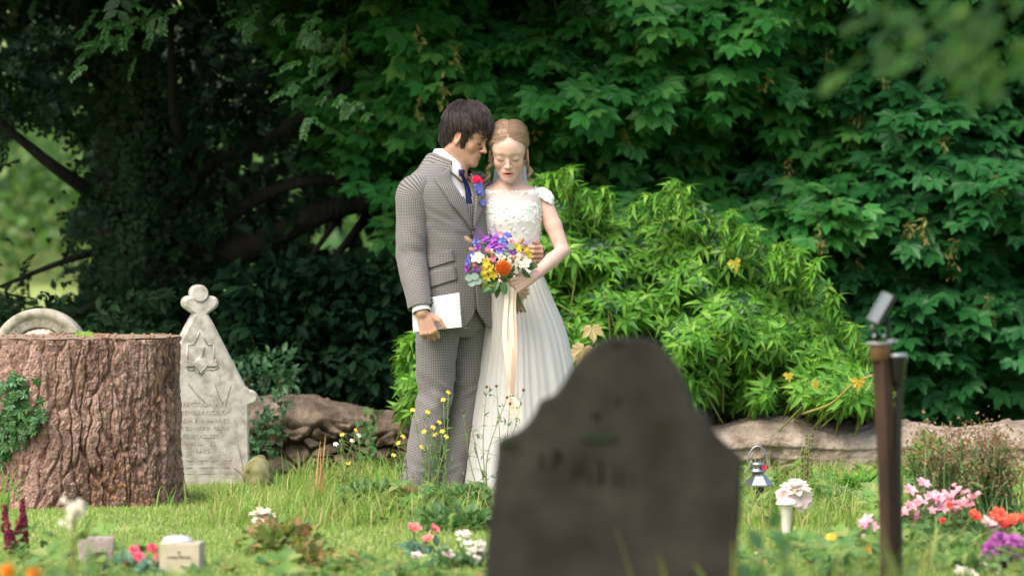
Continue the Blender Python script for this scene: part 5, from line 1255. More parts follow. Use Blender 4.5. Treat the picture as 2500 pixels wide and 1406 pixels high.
g = Geo(); g.add(V, gridf(na, nz, True), col=bark_c)
m_pine = mat('pine_bark', (.72, .72, .72), (1, 1, 1), scale=70, rough=.95, bump=1, bscale=120, bdist=.010, detail=9, stretch=(1, 1, .6), vcol=True)
mk('bark', g, m_pine, stump)
g = Geo(); nr = 40; rr_ = np.linspace(0, 1, nr); top = np.stack([cx+rr_[:, None]*rad_[-1]*np.sin(th), Ys-rr_[:, None]*rad_[-1]*np.cos(th), np.full((nr, na), zt)+.004*vnoise(np.stack([rr_[:, None]*np.sin(th)*6, rr_[:, None]*np.cos(th)*6, 0*rr_[:, None]*th], -1), 1)*rr_[:, None]], -1)
g.add(top.reshape(-1, 3), gridf(na, nr, True)); mk('cut_top', g, mat('sawn_wood', (.26, .17, .12), (.34, .25, .18), scale=12, rough=.9), stump)
# ivy climbing the stump, on its left
def climber(name, pts, n, s0, s1, m, label, spread=.03, outw=(0, -1, 0)):
    root = thing(name, pts[0], label, 'ivy'); q = smooth_path(pts, 40); g = Geo(); tube(g, q, np.linspace(.006, .002, 40), 4); mk('stem', g, m_twig, root)
    i = rng.integers(0, 40, n); T = q[i]+rng.normal(0, spread, (n, 3))*[1, .2, 1]+np.array(outw)*rng.uniform(.01, .05, (n, 1)); g = Geo()
    scatter(g, iw, ifc, T, frames(nrm(np.array([0, -.2, -1])+rng.normal(0, .5, (n, 3))), nrm(np.array(outw)+[0, 0, .4]+rng.normal(0, .3, (n, 3)))), rng.uniform(s0, s1, n)); mk('leaves', g, m, root, smooth=False); return root
m_ivy2 = leafmat('stump_ivy', [(.035, .12, .03), (.05, .16, .04), (.025, .085, .025), (.10, .24, .05)], .2, .35, .5)
ys_ = lambda u: Ys-math.sqrt(max(.02, (Rr+.01)**2-((u-165)*Ys/F)**2))-.015
climber('stump_ivy', [P(-20, 1130, ys_(-20)), P(10, 1080, ys_(10)), P(30, 1000, ys_(30)), P(50, 940, ys_(50))], 120, .035, .065, m_ivy2, 'dark green ivy climbing the left side of the bark of the stump', .035)
climber('stump_ivy', [P(0, 1110, ys_(0)), P(60, 1050, ys_(60)), P(85, 1025, ys_(85)), P(98, 1000, ys_(98))], 60, .03, .055, m_ivy2, 'ivy shoot reaching right across the bark of the stump', .022)
tp = thing('stump_seedling', (P(205, 822, 16.5)[0], 16.55, zt), 'tiny bright green seedling growing on the flat top of the stump', 'seedling')
g = Geo(); T = np.array([[P(u, 820, 16.5)[0], 16.5+rng.uniform(-.1, .1), zt+.012] for u in (185, 195, 205, 215, 225, 200, 210, 190)]); scatter(g, iw, ifc, T, frames(rng.normal(0, 1, (8, 3))+[0, -.3, .4], np.array([[0, -.6, .7]]*8)), .04)
mk('leaves', g, leafmat('seedling_green', [(.30, .42, .06), (.20, .36, .05)], .3), tp, smooth=False)
g = Geo()
for k in range(90):
    a, q_ = rng.uniform(0, 6.28), Rr*rng.uniform(.3, .98); blob(g, [cx+q_*math.sin(a), Ys-q_*math.cos(a), zt+.004], np.array([.010, .008, .005])*rng.uniform(.4, 1.3), 5)
mk('wood_chips', g, mat('chips', (.40, .27, .15), (.22, .14, .10), scale=40, rough=1), stump, smooth=False)
climber('wall_ivy', [P(600, 1130, 18.5), P(625, 1080, 18.48), P(650, 1030, 18.5), P(690, 985, 18.6)], 150, .025, .045, leafmat('wall_ivy_leaf', [(.03, .10, .03), (.045, .14, .04), (.02, .07, .02)], .2), 'dark ivy trailing over the left end of the rubble wall', .05)
climber('wall_ivy', [P(890, 1150, 18.52), P(905, 1090, 18.5), P(900, 1050, 18.5), P(915, 1010, 18.6)], 90, .02, .04, leafmat('wall_ivy_leaf_pale', [(.06, .16, .04), (.09, .20, .05), (.04, .11, .03)], .2), 'light green ivy on the rubble wall close to the man\'s legs', .03)
# ================================================================ GRAVESTONES
m_lime = mat('limestone', (.33, .305, .26), (.58, .55, .49), scale=22, rough=.9, bump=.7, bscale=120, bdist=.004, c3=(.47, .445, .385), detail=10)
m_lime2 = mat('limestone_lichen', (.28, .25, .19), (.52, .47, .40), scale=24, rough=.9, bump=.7, bscale=140, bdist=.004, c3=(.42, .385, .315), detail=10)
m_carve = mat('carved_letter', (.27, .24, .18), rough=1)
def px_pts(pts, Y, c): return [((u-1250)*Y/F-c[0], H-(v-VH)*Y/F-c[2]) for u, v in pts]
def text_geo(txt, size, at_, rz=0, tilt=0, ext=.002, bold=False, align='CENTER', xs=1):
    cu = bpy.data.curves.new('t', 'FONT'); cu.body = txt; cu.size = size; cu.extrude = ext; cu.align_x = align; cu.space_character = xs; cu.resolution_u = 3
    o = bpy.data.objects.new('t', cu); col.objects.link(o); bpy.context.view_layer.update(); me = bpy.data.meshes.new_from_object(o.evaluated_get(bpy.context.evaluated_depsgraph_get()))
    V = np.array([v.co[:] for v in me.vertices]); Fs = {}
    for p in me.polygons: Fs.setdefault(len(p.vertices), []).append(list(p.vertices))
    bpy.data.objects.remove(o); bpy.data.curves.remove(cu); bpy.data.meshes.remove(me)
    c, s = math.cos(tilt), math.sin(tilt); V = np.stack([V[:, 0]*c-V[:, 1]*s, -V[:, 2], V[:, 0]*s+V[:, 1]*c], 1)
    c, s = math.cos(rz), math.sin(rz); V = V@np.array([[c, s, 0], [-s, c, 0], [0, 0, 1]]); return V+np.asarray(at_), [np.array(f) for f in Fs.values()]
def weather(o, amp=.0015):
    pass
# pointed stone with three-lobed finial
Yp = 17.9; cu_ = 487; c = P(cu_, 1195, Yp); c[2] = 0; rzp = R(13)
ps = thing('gravestone', c, 'tall pale pointed gravestone with a three lobed finial beside the stump', 'gravestone')
def circ(u, v, r_, a0, a1, n=10): return [(u+r_*math.cos(R(a)), v-r_*math.sin(R(a))) for a in np.linspace(a0, a1, n)]
half = [(487-0, 1215)]
right = [(606, 1215), (606, 1010)]+circ(609, 970, 19, -100, 95, 12)+[(597, 942), (518, 790), (504, 766)]+circ(513, 739, 17, -60, 120, 10)+[(498, 728)]
pts = right+circ(484, 716, 21, -35, 215, 16)+[(974-u, v) for u, v in right[::-1]]
g = Geo(); prism(g, px_pts(pts, Yp, c), -.055, .055, c, rzp, .012); slab_ = mk('slab', g, m_lime, ps, smooth=False)
def pr_local(x, z, y): ca, sa = math.cos(rzp), math.sin(rzp); return np.array([c[0]+x*ca-y*sa, c[1]+x*sa+y*ca, c[2]+z])
def relief(name, ptl, y0, y1, m=m_lime, parent=ps, bev=.003):
    g = Geo(); prism(g, px_pts(ptl, Yp, c), y0, y1, c, rzp, bev); return mk(name, g, m, parent, smooth=False)
relief('finial_boss', circ(484, 716, 20, 0, 342, 20), -.066, -.055)
# sunk star panel: its border stands proud, cross in the middle
def rim(name, ptl, wd_):
    p = np.array(ptl, float); cc = p.mean(0); n = len(p); g = Geo()
    for i in range(n):
        a, b = px_pts([p[i]], Yp, c)[0], px_pts([p[(i+1) % n]], Yp, c)[0]; A, Bv = pr_local(a[0], a[1], -.056), pr_local(b[0], b[1], -.056); tube(g, np.array([A, Bv]), wd_, 5)
    return mk(name, g, m_lime, ps)
rim('panel_moulding', [(484, 806), (502, 840), (518, 840), (518, 884), (530, 896), (514, 902), (500, 900), (486, 914), (472, 900), (458, 902), (446, 892), (453, 884), (453, 840), (468, 840)], .0035)
relief('carved_cross', [(477, 845), (495, 845), (489, 872), (504, 884), (524, 876), (526, 894), (502, 893), (486, 910), (470, 893), (448, 894), (450, 876), (468, 884), (482, 872)], -.064, -.055)
g = Geo()
for i, (txt, v, dx, xs) in enumerate([('AFFECTIONATE', 990, .0, 1.25), ('REMEMBRANCE OF', 1010, .0, 1.1), ('ANNA EVA HARRIET', 1029, .01, 1.05), ('OF EDWARD  PRIOR', 1048, .01, 1.05), ('FELL  ASLEEP', 1067, .0, 1.15), ('APRIL   23', 1085, .0, 1.2), ('YEARS', 1103, .0, 1.2)]):
    z = H-(v-VH)*Yp/F; x0 = -.004+dx; V, Fs = text_geo(txt, .0255 if i > 1 else .029, pr_local(x0, z-c[2], -.0562), rzp, 0, .0012, xs=xs); g.add(V, Fs)
mk('inscription', g, mat('worn_letter', (.46, .425, .36), rough=1), ps, smooth=False)
g = Geo()
for v in (1123, 1140, 1155): 
    for k in range(5): x = -.12+k*.055+rng.uniform(-.01, .01); z = H-(v-VH)*Yp/F; tube(g, np.array([pr_local(x, z, -.0555), pr_local(x+.035, z+.001, -.0555)]), .0012, 4)
for a in [[(520, 935), (530, 965), (540, 985)], [(560, 940), (552, 965), (545, 985)], [(455, 935), (470, 955), (495, 980)], [(575, 1080), (585, 1120), (590, 1150)], [(565, 1140), (585, 1155), (605, 1185)]]:
    q = [pr_local(*px_pts([b], Yp, c)[0], -.0565) for b in a]; tube(g, smooth_path(q, 8), .0016, 4)
mk('dry_tendrils', g, mat('dry_stem', (.30, .25, .15), rough=1), ps)
g = Geo(); rs = Body(); rs.ell(P(630, 1185, 17.75)*[1, 1, 0]+[0, .05, .02], np.array([.07, .10, .13]), .01); v_, f_ = rs.mesh(.012); v_ = v_+.012*fbm(v_, 14, 3)[:, None]; g.add(v_, f_)
tag(mk('mossy_stone', g, mat('mossy', (.16, .17, .05), (.30, .27, .16), scale=20, rough=1)), 'small mossy stone leaning against the base of the pointed gravestone', 'stone')
# round-headed stone behind the stump
Ya = 17.95; ca_ = P(98, 870, Ya); ar_ = thing('gravestone', (ca_[0], Ya, 0), 'round topped pale gravestone with curved lettering behind the stump', 'gravestone')
cA = np.array([ca_[0], Ya, 0]); zc = ca_[2]; ro, ri = 117*Ya/F, 71*Ya/F
g = Geo(); aa = np.linspace(0, np.pi, 48)
prism(g, [(-ro, -.05), (-ro+.0, zc)][:1]+[(ro, -.05)]+[(ro*math.cos(a), zc+ro*math.sin(a)) for a in aa], .0, .09, cA, 0, .006); mk('back_slab', g, m_lime2, ar_, smooth=False)
g = Geo(); rows = []
for rr2, y in [(ri, .002), (ri, -.030), (ri+.008, -.036), (ro-.040, -.036), (ro-.036, -.046), (ro-.005, -.046), (ro, -.040), (ro, .002)]: rows.append(np.stack([cA[0]+rr2*np.cos(aa), np.full(48, Ya+y), zc+rr2*np.sin(aa)], 1))
g.add(np.concatenate(rows), gridf(48, 8)); mk('arch', g, m_lime2, ar_)
g = Geo(); txt = 'SACRED TO THE MEMORY OF'; rt = (ro-.040+ri)/2-.012; a0, a1 = 172, 4
for k, ch in enumerate(txt):
    if ch == ' ': continue
    a = R(a0+(a1-a0)*(k+.5)/len(txt)); V, Fs = text_geo(ch, .036, [0, 0, 0], 0, a-math.pi/2, .0012); g.add(V+np.array([cA[0]+rt*math.cos(a), Ya-.0366, zc+rt*math.sin(a)]), Fs)
mk('inscription', g, mat('arch_letter', (.40, .365, .29), rough=1), ar_, smooth=False)
g = Geo(); bs = Body()
for (u, v, s_) in [(84, 825, .050), (110, 823, .055), (140, 832, .030), (66, 833, .035), (98, 845, .07)]: bs.ell(P(u, v, Ya-.012), np.array([s_, .028, s_*.75]), .02)
v_, f_ = bs.mesh(.005); v_ = v_+np.array([0, 1, 0])*(.004*np.sin(v_[:, 0]*260+v_[:, 2]*160))[:, None]; g.add(v_, f_); mk('carved_flowers', g, m_lime, ar_)
# near dark stone, out of focus
Yn = 9.2; pn_ = [(1160, 1800), (1186, 1350), (1202, 1200), (1210, 1120), (1214, 1082), (1222, 1072), (1243, 1064), (1266, 1052), (1288, 1032), (1305, 1005), (1316, 982), (1330, 974), (1346, 968), (1362, 952), (1376, 932), (1392, 904), (1414, 873), (1440, 848), (1474, 830), (1525, 825), (1578, 828), (1610, 844), (1634, 868), (1657, 899), (1676, 942), (1694, 985), (1704, 1002), (1728, 1018), (1742, 1048), (1756, 1068), (1780, 1092), (1806, 1112), (1813, 1135), (1808, 1250), (1798, 1400), (1780, 1800)]
cn = P(1500, 1700, Yn); cn[2] = 0; ns = thing('gravestone', cn, 'shaded dark weathered round shouldered gravestone close to the camera, out of focus', 'gravestone')
m_slate = mat('near_stone_shaded', (.032, .027, .020), (.064, .057, .046), scale=7, rough=.95, bump=.5, bscale=60, bdist=.006, c3=(.045, .041, .035), detail=6)  # canopy shade is put into this dark stone colour
g = Geo(); pc = px_pts(pn_, Yn, cn); pp = smooth_path(np.array([[a, 0, b] for a, b in pc]), 140)[:, [0, 2]]; prism(g, pp, .0, .10, cn, R(-3), .010); mk('slab', g, m_slate, ns, smooth=False)
g = Geo(); rl = np.random.default_rng(6)
for (u, v, w_, h_) in [(1320, 1125, 8, 44), (1352, 1120, 9, 50), (1400, 1150, 7, 44), (1418, 1140, 8, 48), (1437, 1165, 7, 40), (1465, 1150, 14, 60), (1500, 1160, 8, 50), (1522, 1165, 8, 46), (1545, 1165, 6, 40), (1570, 1160, 6, 40), (1592, 1160, 7, 44), (1612, 1165, 7, 42), (1640, 1165, 6, 40), (1660, 1180, 7, 50)]:
    q = P(u, v, Yn)+[0, -.0015, 0]; hh = h_*.5*Yn/F; tube(g, np.array([q+[0, 0, hh], q+[rl.uniform(-.004, .004), 0, 0], q-[0, 0, hh]]), w_*.4*Yn/F, 5)
for (u, v, a, b) in [(1455, 1015, 12, 10), (1510, 980, 8, 12), (1702, 1045, 9, 18), (1508, 842, 18, 10), (1360, 1110, 10, 14)]: blob(g, P(u, v, Yn)+[0, -.001, 0], (a*Yn/F, .003, b*Yn/F), 8)
mk('inscription', g, mat('letter_shadow', (.026, .022, .017), rough=1), ns)
g = Geo()
m_mossd = mat('moss_dark', (.030, .040, .020), rough=1)
for (u, v, a, b) in [(1465, 1070, 45, 14), (1580, 1050, 30, 14), (1240, 1085, 20, 8)]: g = Geo(); blob(g, P(u, v, Yn)+[0, -.001, 0], (a*Yn/F, .002, b*Yn/F), 10); mk('moss_patch', g, m_mossd, ns)
# ================================================================ NEAR BRANCH at the upper right (its tree stands outside the frame)
nr_ = thing('overhanging_tree', (3.2, 6.0, 0), 'blurred leafy branches of a nearby tree hanging into the top right corner', 'tree')
g = Geo(); trunk(g, [(3.2, 6.0, -.1), (3.1, 6.0, 1.8), (2.9, 6.1, 3.2), (2.7, 6.3, 5)], .16, .08)
for e in [((3.0, 6.0, 2.3), (1.6, 5.8, 2.3), (.78, 5.6, 1.55)), ((3.0, 6.0, 2.8), (1.2, 7.0, 3.0), (-.6, 8.2, 2.9)), ((3.0, 6.1, 3.0), (1.6, 8.0, 3.3), (.8, 9.6, 3.2)), ((3.0, 6, 3.2), (.6, 5.5, 3.5), (-1.2, 6.6, 3.3))]: trunk(g, list(e), .035, .006, 6, 14)
mk('trunk', g, m_bark, nr_)
nlv, nlf = leaf_t(.55, .2, .3, (0, .7, 1, .8, .4, 0)); g = Geo(); Tn = []
for (u, v, n, su, sv_) in [(2190, 20, 8, 50, 18), (2120, 55, 2, 12, 18), (2180, 95, 3, 20, 20), (2300, 40, 14, 60, 30), (2420, 40, 16, 70, 40), (2330, 120, 10, 70, 40), (2200, 150, 3, 20, 20), (2110, 150, 3, 30, 15), (2060, 170, 2, 12, 10), (2380, 180, 6, 50, 30), (2480, 110, 10, 50, 50), (2210, 110, 3, 20, 30)]:
    for k in range(n): Tn.append(P(u+rng.normal(0, su), v+rng.normal(0, sv_), rng.uniform(7.8, 8.8)))
Tn = np.array(Tn); scatter(g, nlv, nlf, Tn, frames(nrm(np.array([-.8, -.1, -.6])+rng.normal(0, .3, (len(Tn), 3))), nrm(np.array([-.1, -.6, .8])+rng.normal(0, .35, (len(Tn), 3)))), rng.uniform(.050, .075, len(Tn)))
n = 4600; T = np.stack([rng.uniform(-3.2, 2.6, n), rng.uniform(4.2, 10.0, n), rng.uniform(2.35, 3.7, n)], 1); T[:, 2] += .12*np.clip(T[:, 1]-8.4, 0, 3)  # unseen part of the crown, placed to shade the near gravestone
T = T[(T[:, 0]-.2)**2/9+(T[:, 1]-7.4)**2/7.5 < 1]; n = len(T)
scatter(g, nlv, nlf, T, frames(nrm(rng.normal(0, 1, (n, 3))+[0, 0, -.5]), nrm(np.array([0, 0, 1])+rng.normal(0, .4, (n, 3)))), rng.uniform(.13, .22, n))
mk('crown', g, leafmat('near_leaf', [(.035, .12, .025), (.06, .16, .025), (.025, .08, .022), (.09, .20, .03)], .25, .4, .2), nr_, smooth=False)
# ================================================================ SOLAR SPOTLIGHT ON A STAKE
Yl = 12.0; k_ = Yl/F; sp = thing('solar_spotlight', (*P(2172, 1400, Yl)[:2], 0), 'solar spotlight clamped to a rusty brown stake at the right', 'garden light')
m_rust = mat('rusty_stake', (.040, .022, .015), (.085, .046, .030), scale=14, rough=.85, bump=.6, bscale=60, bdist=.004, stretch=(1, 1, .25)); m_blk = mat('black_plastic', (.010, .010, .011), rough=.35, spec=.5); m_rim = mat('bright_metal', (.42, .44, .47), rough=.3, metal=.6); m_panel = mat('panel_glass', (.34, .37, .43), rough=.15, spec=.9)
g = Geo(); q = [P(2152, 838, Yl), P(2160, 1000, Yl), P(2168, 1200, Yl), [*P(2176, 1400, Yl)[:2], -.1]]; V = smooth_path(q, 30)
rr3 = np.linspace(.031, .028, 30)
for k in range(1): tube(g, V, rr3, 4)
mk('stake', g, m_rust, sp, smooth=False)
g = Geo(); tube(g, smooth_path([P(2200, 870, Yl-.01), P(2196, 940, Yl), P(2192, 1100, Yl), P(2194, 1300, Yl), [*P(2194, 1400, Yl)[:2], -.05]], 20), .012, 8); mk('cable', g, m_blk, sp)
g = Geo(); n_ = nrm([-.55, -.55, .38]); ax1 = nrm(P(2170, 722, Yl)-P(2135, 780, Yl)); ax2 = nrm(np.cross(n_, ax1)); cc = P(2150, 752, Yl)
def obox(g, c, a, b, n, sa, sb, sn):
    v = np.array([[x, y, z] for x in (-.5, .5) for y in (-.5, .5) for z in (-.5, .5)]); V = c+v[:, :1]*sa*a+v[:, 1:2]*sb*b+v[:, 2:]*sn*n; g.add(V, np.array([[0, 1, 3, 2], [4, 6, 7, 5], [0, 4, 5, 1], [2, 3, 7, 6], [0, 2, 6, 4], [1, 5, 7, 3]]))
ax1 = nrm([.50, 0, .86]); fr_ = nrm([.86, 0, -.50]); obox(g, cc+fr_*.012, ax1, np.array([0, 1., 0]), fr_, .102, .12, .020); pnl = mk('panel_case', g, m_blk, sp, smooth=False)
g = Geo(); obox(g, cc-fr_*.004+[0, -.0, 0], ax1, np.array([0, 1., 0]), fr_, .096, .124, .026); mk('panel_glass', g, m_panel, pnl, smooth=False)
g = Geo(); tube(g, np.array([P(2162, 760, Yl), P(2168, 800, Yl), P(2168, 845, Yl)]), .007, 6); tube(g, np.array([P(2130, 790, Yl), P(2140, 815, Yl), P(2142, 840, Yl)]), .006, 6); mk('bracket', g, m_blk, sp)
for (u, v) in [(2130, 797), (2134, 820), (2158, 820), (2165, 753)]: g = Geo(); blob(g, P(u, v, Yl-.03), (.0065,)*3, 8); mk('bolt', g, m_rim, sp)
g = Geo(); lathe(g, [(.026, 0), (.030, .004), (.033, .055), (.030, .058)], P(2148, 880, Yl-.0), 16); mk('clamp_sleeve', g, mat('clamp_amber', (.16, .085, .035), rough=.4), sp)
g = Geo(); a = np.linspace(0, 6.28, 20); tube(g, P(2146, 838, Yl)+np.stack([np.cos(a)*.037, np.sin(a)*.037, 0*a], 1), .004, 6, False); tube(g, np.array([P(2165, 832, Yl-.03), P(2192, 832, Yl-.03)]), .005, 6); mk('clamp_ring', g, m_rim, sp)
g = Geo(); lathe(g, [(.014, -.02), (.022, 0), (.026, .05), (.030, .068), (.029, .072)], P(2192, 925, Yl), 18); hd = mk('lamp_head', g, m_blk, sp)
g = Geo(); lathe(g, [(.029, 0), (.031, .004), (.026, .010), (.0, .011)], P(2192, 871, Yl), 18); mk('lens_rim', g, m_rim, hd)
# ================================================================ GRAVE GOODS
def at_(u, v, Y): p = P(u, v, Y); return p
Yb = 13.35
b1 = thing('flower_block', (*P(234, 1380, Yb)[:2], 0), 'pink granite flower block standing in the grass left of the cream one', 'grave vase')
g = Geo(); cG = P(234, 1380, Yb); cG[2] = 0; zt1 = P(0, 1312, Yb)[2]; prism(g, [(-.052, -.02), (.052, -.02), (.062, zt1), (-.062, zt1)], 0, .10, cG, R(4), .004); mk('block', g, mat('pink_granite', (.34, .25, .24), (.48, .40, .38), scale=90, rough=.5, spec=.5), b1, smooth=False)
Yb = 13.0; b2 = thing('flower_block', (*P(435, 1380, Yb)[:2], 0), 'cream stone flower block with a domed white metal lid and small black lettering', 'grave vase')
cG = P(438, 1400, Yb); cG[2] = 0; zt1 = P(0, 1325, Yb)[2]; g = Geo(); prism(g, [(-.068, -.02), (.068, -.02), (.068, zt1), (-.068, zt1)], 0, .11, cG, R(-5), .005); mk('block', g, mat('cream_stone', (.46, .40, .29), (.52, .46, .35), scale=30, rough=.7), b2, smooth=False)
g = Geo(); lathe(g, [(.052, 0), (.053, .004), (.048, .010), (.038, .019), (.020, .022), (0, .0222)], cG+[-.012, .055, zt1], 26); mk('lid', g, mat('silver_lid', (.80, .80, .82), rough=.35, metal=.4), b2)
g = Geo()
for t_, v, s_ in [('In', 1351, .014), ('Loving Memory', 1362, .0125)]: V, Fs = text_geo(t_, s_, [*(P(437, v, Yb)*[1, 0, 0])[:1], Yb-.0015, P(0, v, Yb)[2]], R(-5), 0, .0008); g.add(V, Fs)
mk('lettering', g, mat('letter_black', (.06, .06, .05)), b2, smooth=False)
# white shell-topped vase
m_cer = mat('white_ceramic', (.74, .70, .63), rough=.3, spec=.5); v1 = thing('ceramic_vase', (*P(634, 1330, 14.4)[:2], 0), 'little white ceramic vase with dark flecks and a shell shaped mouth in the grass', 'vase')
g = Geo(); zt1 = P(0, 1268, 14.4)[2]; lathe(g, [(.020, -.01), (.024, .02), (.020, zt1*.6), (.022, zt1-.015), (.034, zt1), (.030, zt1+.002), (.016, zt1-.02)], np.array([*P(634, 1330, 14.4)[:2], 0]), 18); mk('body', g, m_cer, v1)
g = Geo(); flower(g, P(640, 1262, 14.4), nrm([.1, -.3, 1]), *petal(.45, .3, .2), 9, .055, .35, 2, .5); mk('dry_petals', g, mat('dry_petal', (.62, .55, .42), rough=.8), v1)
# generic small plants
def rosebush(name, u, v, Y, heads, m, mleaf, label, size=.03, hgt=None, leaves=40, cat='flowers', kind='rose', group=None, lspread=.06):
    base = np.array([*P(u, v, Y)[:2], 0]); base[2] = gh(base[0], base[1]); root = thing(name, base, label, cat, group)
    g = Geo()
    for (hu, hv) in heads:
        q = P(hu, hv, Y+rng.uniform(-.05, .05)); tube(g, smooth_path([base+rng.normal(0, .01, 3)*[1, 1, 0], (base+q)/2+rng.normal(0, .012, 3), q], 7), .0026, 4)
        h_ = Geo(); ax = nrm(np.array([rng.normal(0, .3), -.6, .8]))
        if kind == 'rose': flower(h_, q-[0, 0, size*.3], ax, pw, pwf, 5, size, .85, 3, .2, .6, seed=int(hu), sl_=.8); blob(h_, q+ax*size*.1, (size*.35,)*3, 6)
        elif kind == 'carnation':
            for l in range(4): flower(h_, q+ax*l*.002, ax, pw, pwf, 7, size*(1-.12*l), .15+.3*l, 1, seed=int(hu)+l)
        elif kind == 'lily': flower(h_, q, ax, pv, pf, 6, size, .45, 1, seed=int(hu))
        elif kind == 'daisy': flower(h_, q, ax, pv, pf, 9, size, .15, 1, seed=int(hu)); blob(h_, q, (size*.3,)*3, 6)
        elif kind == 'spike':
            for k in range(60):
                t = rng.random(); a = rng.uniform(0, 6.28); rr_ = size*.5*(1-.6*t); c_ = q+[rr_*math.cos(a), rr_*math.sin(a), (t-.6)*size*4.2]; blob(h_, c_, (size*.24,)*3, 5)
        elif kind == 'cluster':
            for k in range(16): flower(h_, q+rng.normal(0, size*.6, 3), nrm(ax+rng.normal(0, .4, 3)), pw, pwf, 5, size*.42, .3, 1, seed=k)
        mk({'spike': 'flower_spike', 'cluster': 'flower_cluster'}.get(kind, 'flower_head'), h_, m, root, smooth=False)
    mk('stems', g, m_stemg, root)
    if leaves:
        g = Geo(); hh = max(.05, P(0, min(h[1] for h in heads), Y)[2]-.03); T = base+np.stack([rng.normal(0, lspread, leaves), rng.normal(0, lspread*.6, leaves), rng.uniform(.01, hh*.8, leaves)], 1)
        scatter(g, lv, lf, T, frames(nrm(rng.normal(0, 1, (leaves, 3))+[0, -.3, .5]), nrm(np.array([0, -.4, 1])+rng.normal(0, .3, (leaves, 3)))), rng.uniform(.03, .055, leaves)); mk('leaves', g, mleaf, root, smooth=False)
    return root
m_gl = leafmat('garden_leaf', [(.08, .19, .05), (.12, .25, .06), (.06, .15, .05), (.18, .30, .07)], .3); m_gl2 = leafmat('blue_green_leaf', [(.10, .22, .15), (.07, .17, .11), (.14, .26, .17)], .2)
m_coral = pm('petal_coral', (.85, .22, .20), (.80, .30, .26), (.75, .14, .16)); m_rosep = pm('petal_rose', (.80, .10, .20), (.85, .20, .30), (.60, .04, .12)); m_pale = pm('petal_pale', (.80, .62, .60), (.82, .72, .68), (.75, .50, .52))
m_burg = pm('petal_burgundy', (.16, .01, .04), (.26, .02, .07), (.10, .01, .03)); m_or = pm('petal_marigold', (.85, .28, .02), (.88, .38, .04)); m_lil = pm('petal_lilypink', (.85, .38, .45), (.88, .50, .55), (.80, .28, .38)); m_red = pm('petal_scarlet', (.80, .08, .05), (.85, .20, .10), (.70, .04, .06)); m_mag = pm('petal_mauve', (.42, .10, .36), (.55, .20, .48), (.30, .05, .24))
rosebush('rose', 1012, 1380, 14.0, [(1010, 1287)], m_coral, m_gl2, 'single upright coral pink rose, tallest of the two in the lawn', .030, leaves=14, lspread=.02)
rosebush('rose', 1045, 1395, 13.8, [(1046, 1313), (1058, 1288)], m_coral, m_gl2, 'low coral rose with a second pale bud beside the taller rose', .024, leaves=16, lspread=.03)
rosebush('pale_flowers', 1050, 1440, 13.3, [(1016, 1355), (1035, 1362), (1095, 1350), (1108, 1362), (1025, 1380)], m_pale, m_gl, 'pale pink grave flowers at the bottom, left of the dark stone', .022, leaves=50)
rosebush('white_flowers', 1160, 1440, 13.3, [(1150, 1340), (1165, 1328), (1172, 1345), (1155, 1360), (1140, 1310)], m_cream, m_gl, 'cluster of small white flowers against the dark stone\'s left edge', .022, leaves=60, kind='cluster')
rosebush('carnations', 370, 1440, 13.1, [(328, 1342), (338, 1358), (372, 1338), (404, 1352), (388, 1362), (420, 1378), (312, 1368), (345, 1365), (425, 1370)], m_rosep, m_gl2, 'bunch of deep pink carnations in front of the cream flower block', .020, leaves=120, kind='carnation')
rosebush('celosia', 35, 1380, 13.7, [(12, 1262), (55, 1250), (20, 1300), (45, 1300), (60, 1290), (30, 1325)], m_burg, m_gl, 'dark burgundy flower spikes at the bottom left corner', .026, leaves=30, kind='spike')
rosebush('marigolds', 60, 1700, 9.6, [(18, 1392), (84, 1400)], m_or, m_gl, 'blurred orange marigolds in the bottom left foreground', .020, leaves=110, kind='carnation', lspread=.07)
rosebush('pale_blossom', 178, 1560, 10.8, [(178, 1252), (190, 1238)], m_cream, m_gl, 'blurred pale blossom on a thin stem in front of the stump', .022, leaves=6, kind='cluster')
rosebush('lilies', 2215, 1330, 14.2, [(2222, 1196), (2228, 1234), (2205, 1250), (2195, 1262), (2250, 1222), (2275, 1210), (2290, 1215), (2255, 1180), (2240, 1260), (2300, 1240), (2270, 1250)], m_lil, m_gl, 'pink lilies growing just right of the brown stake', .030, leaves=60, kind='lily')
rosebush('lilies', 2125, 1370, 14.0, [(2116, 1272), (2128, 1290), (2120, 1310)], m_lil, m_gl, 'pink lily spray left of the brown stake, above an orange bloom', .034, leaves=30, kind='lily')
rosebush('orange_bloom', 2125, 1410, 13.6, [(2118, 1340), (2132, 1330)], m_or, m_gl, 'orange bloom low beside the left of the brown stake', .026, leaves=20, kind='rose')
rosebush('red_roses', 2450, 1370, 13.4, [(2437, 1250), (2458, 1278), (2470, 1268), (2495, 1265), (2378, 1258), (2425, 1262)], m_red, m_gl, 'scarlet and orange roses at the right edge', .030, leaves=90)
rosebush('cream_roses', 2420, 1400, 13.4, [(2420, 1282), (2412, 1272)], m_pale, m_gl, 'faded cream rose just left of the scarlet roses', .030, leaves=20)
rosebush('mauve_flowers', 2440, 1440, 13.1, [(2425, 1340), (2445, 1320), (2450, 1352), (2470, 1370), (2432, 1362), (2480, 1385)], m_mag, m_gl, 'mauve pink blooms in the bottom right corner', .040, leaves=60, kind='carnation')
rosebush('cream_blooms', 2390, 1460, 12.9, [(2345, 1395), (2365, 1402), (2408, 1388), (2425, 1395), (2440, 1404), (2395, 1400)], m_cream, m_gl, 'cream blooms at the bottom edge below the mauve ones', .032, leaves=40)
rosebush('yellow_flower', 2028, 1420, 12.8, [(2030, 1308)], m_yellow, m_gl, 'single blurred yellow flower in the foreground right of the dark stone', .020, leaves=30, kind='daisy')
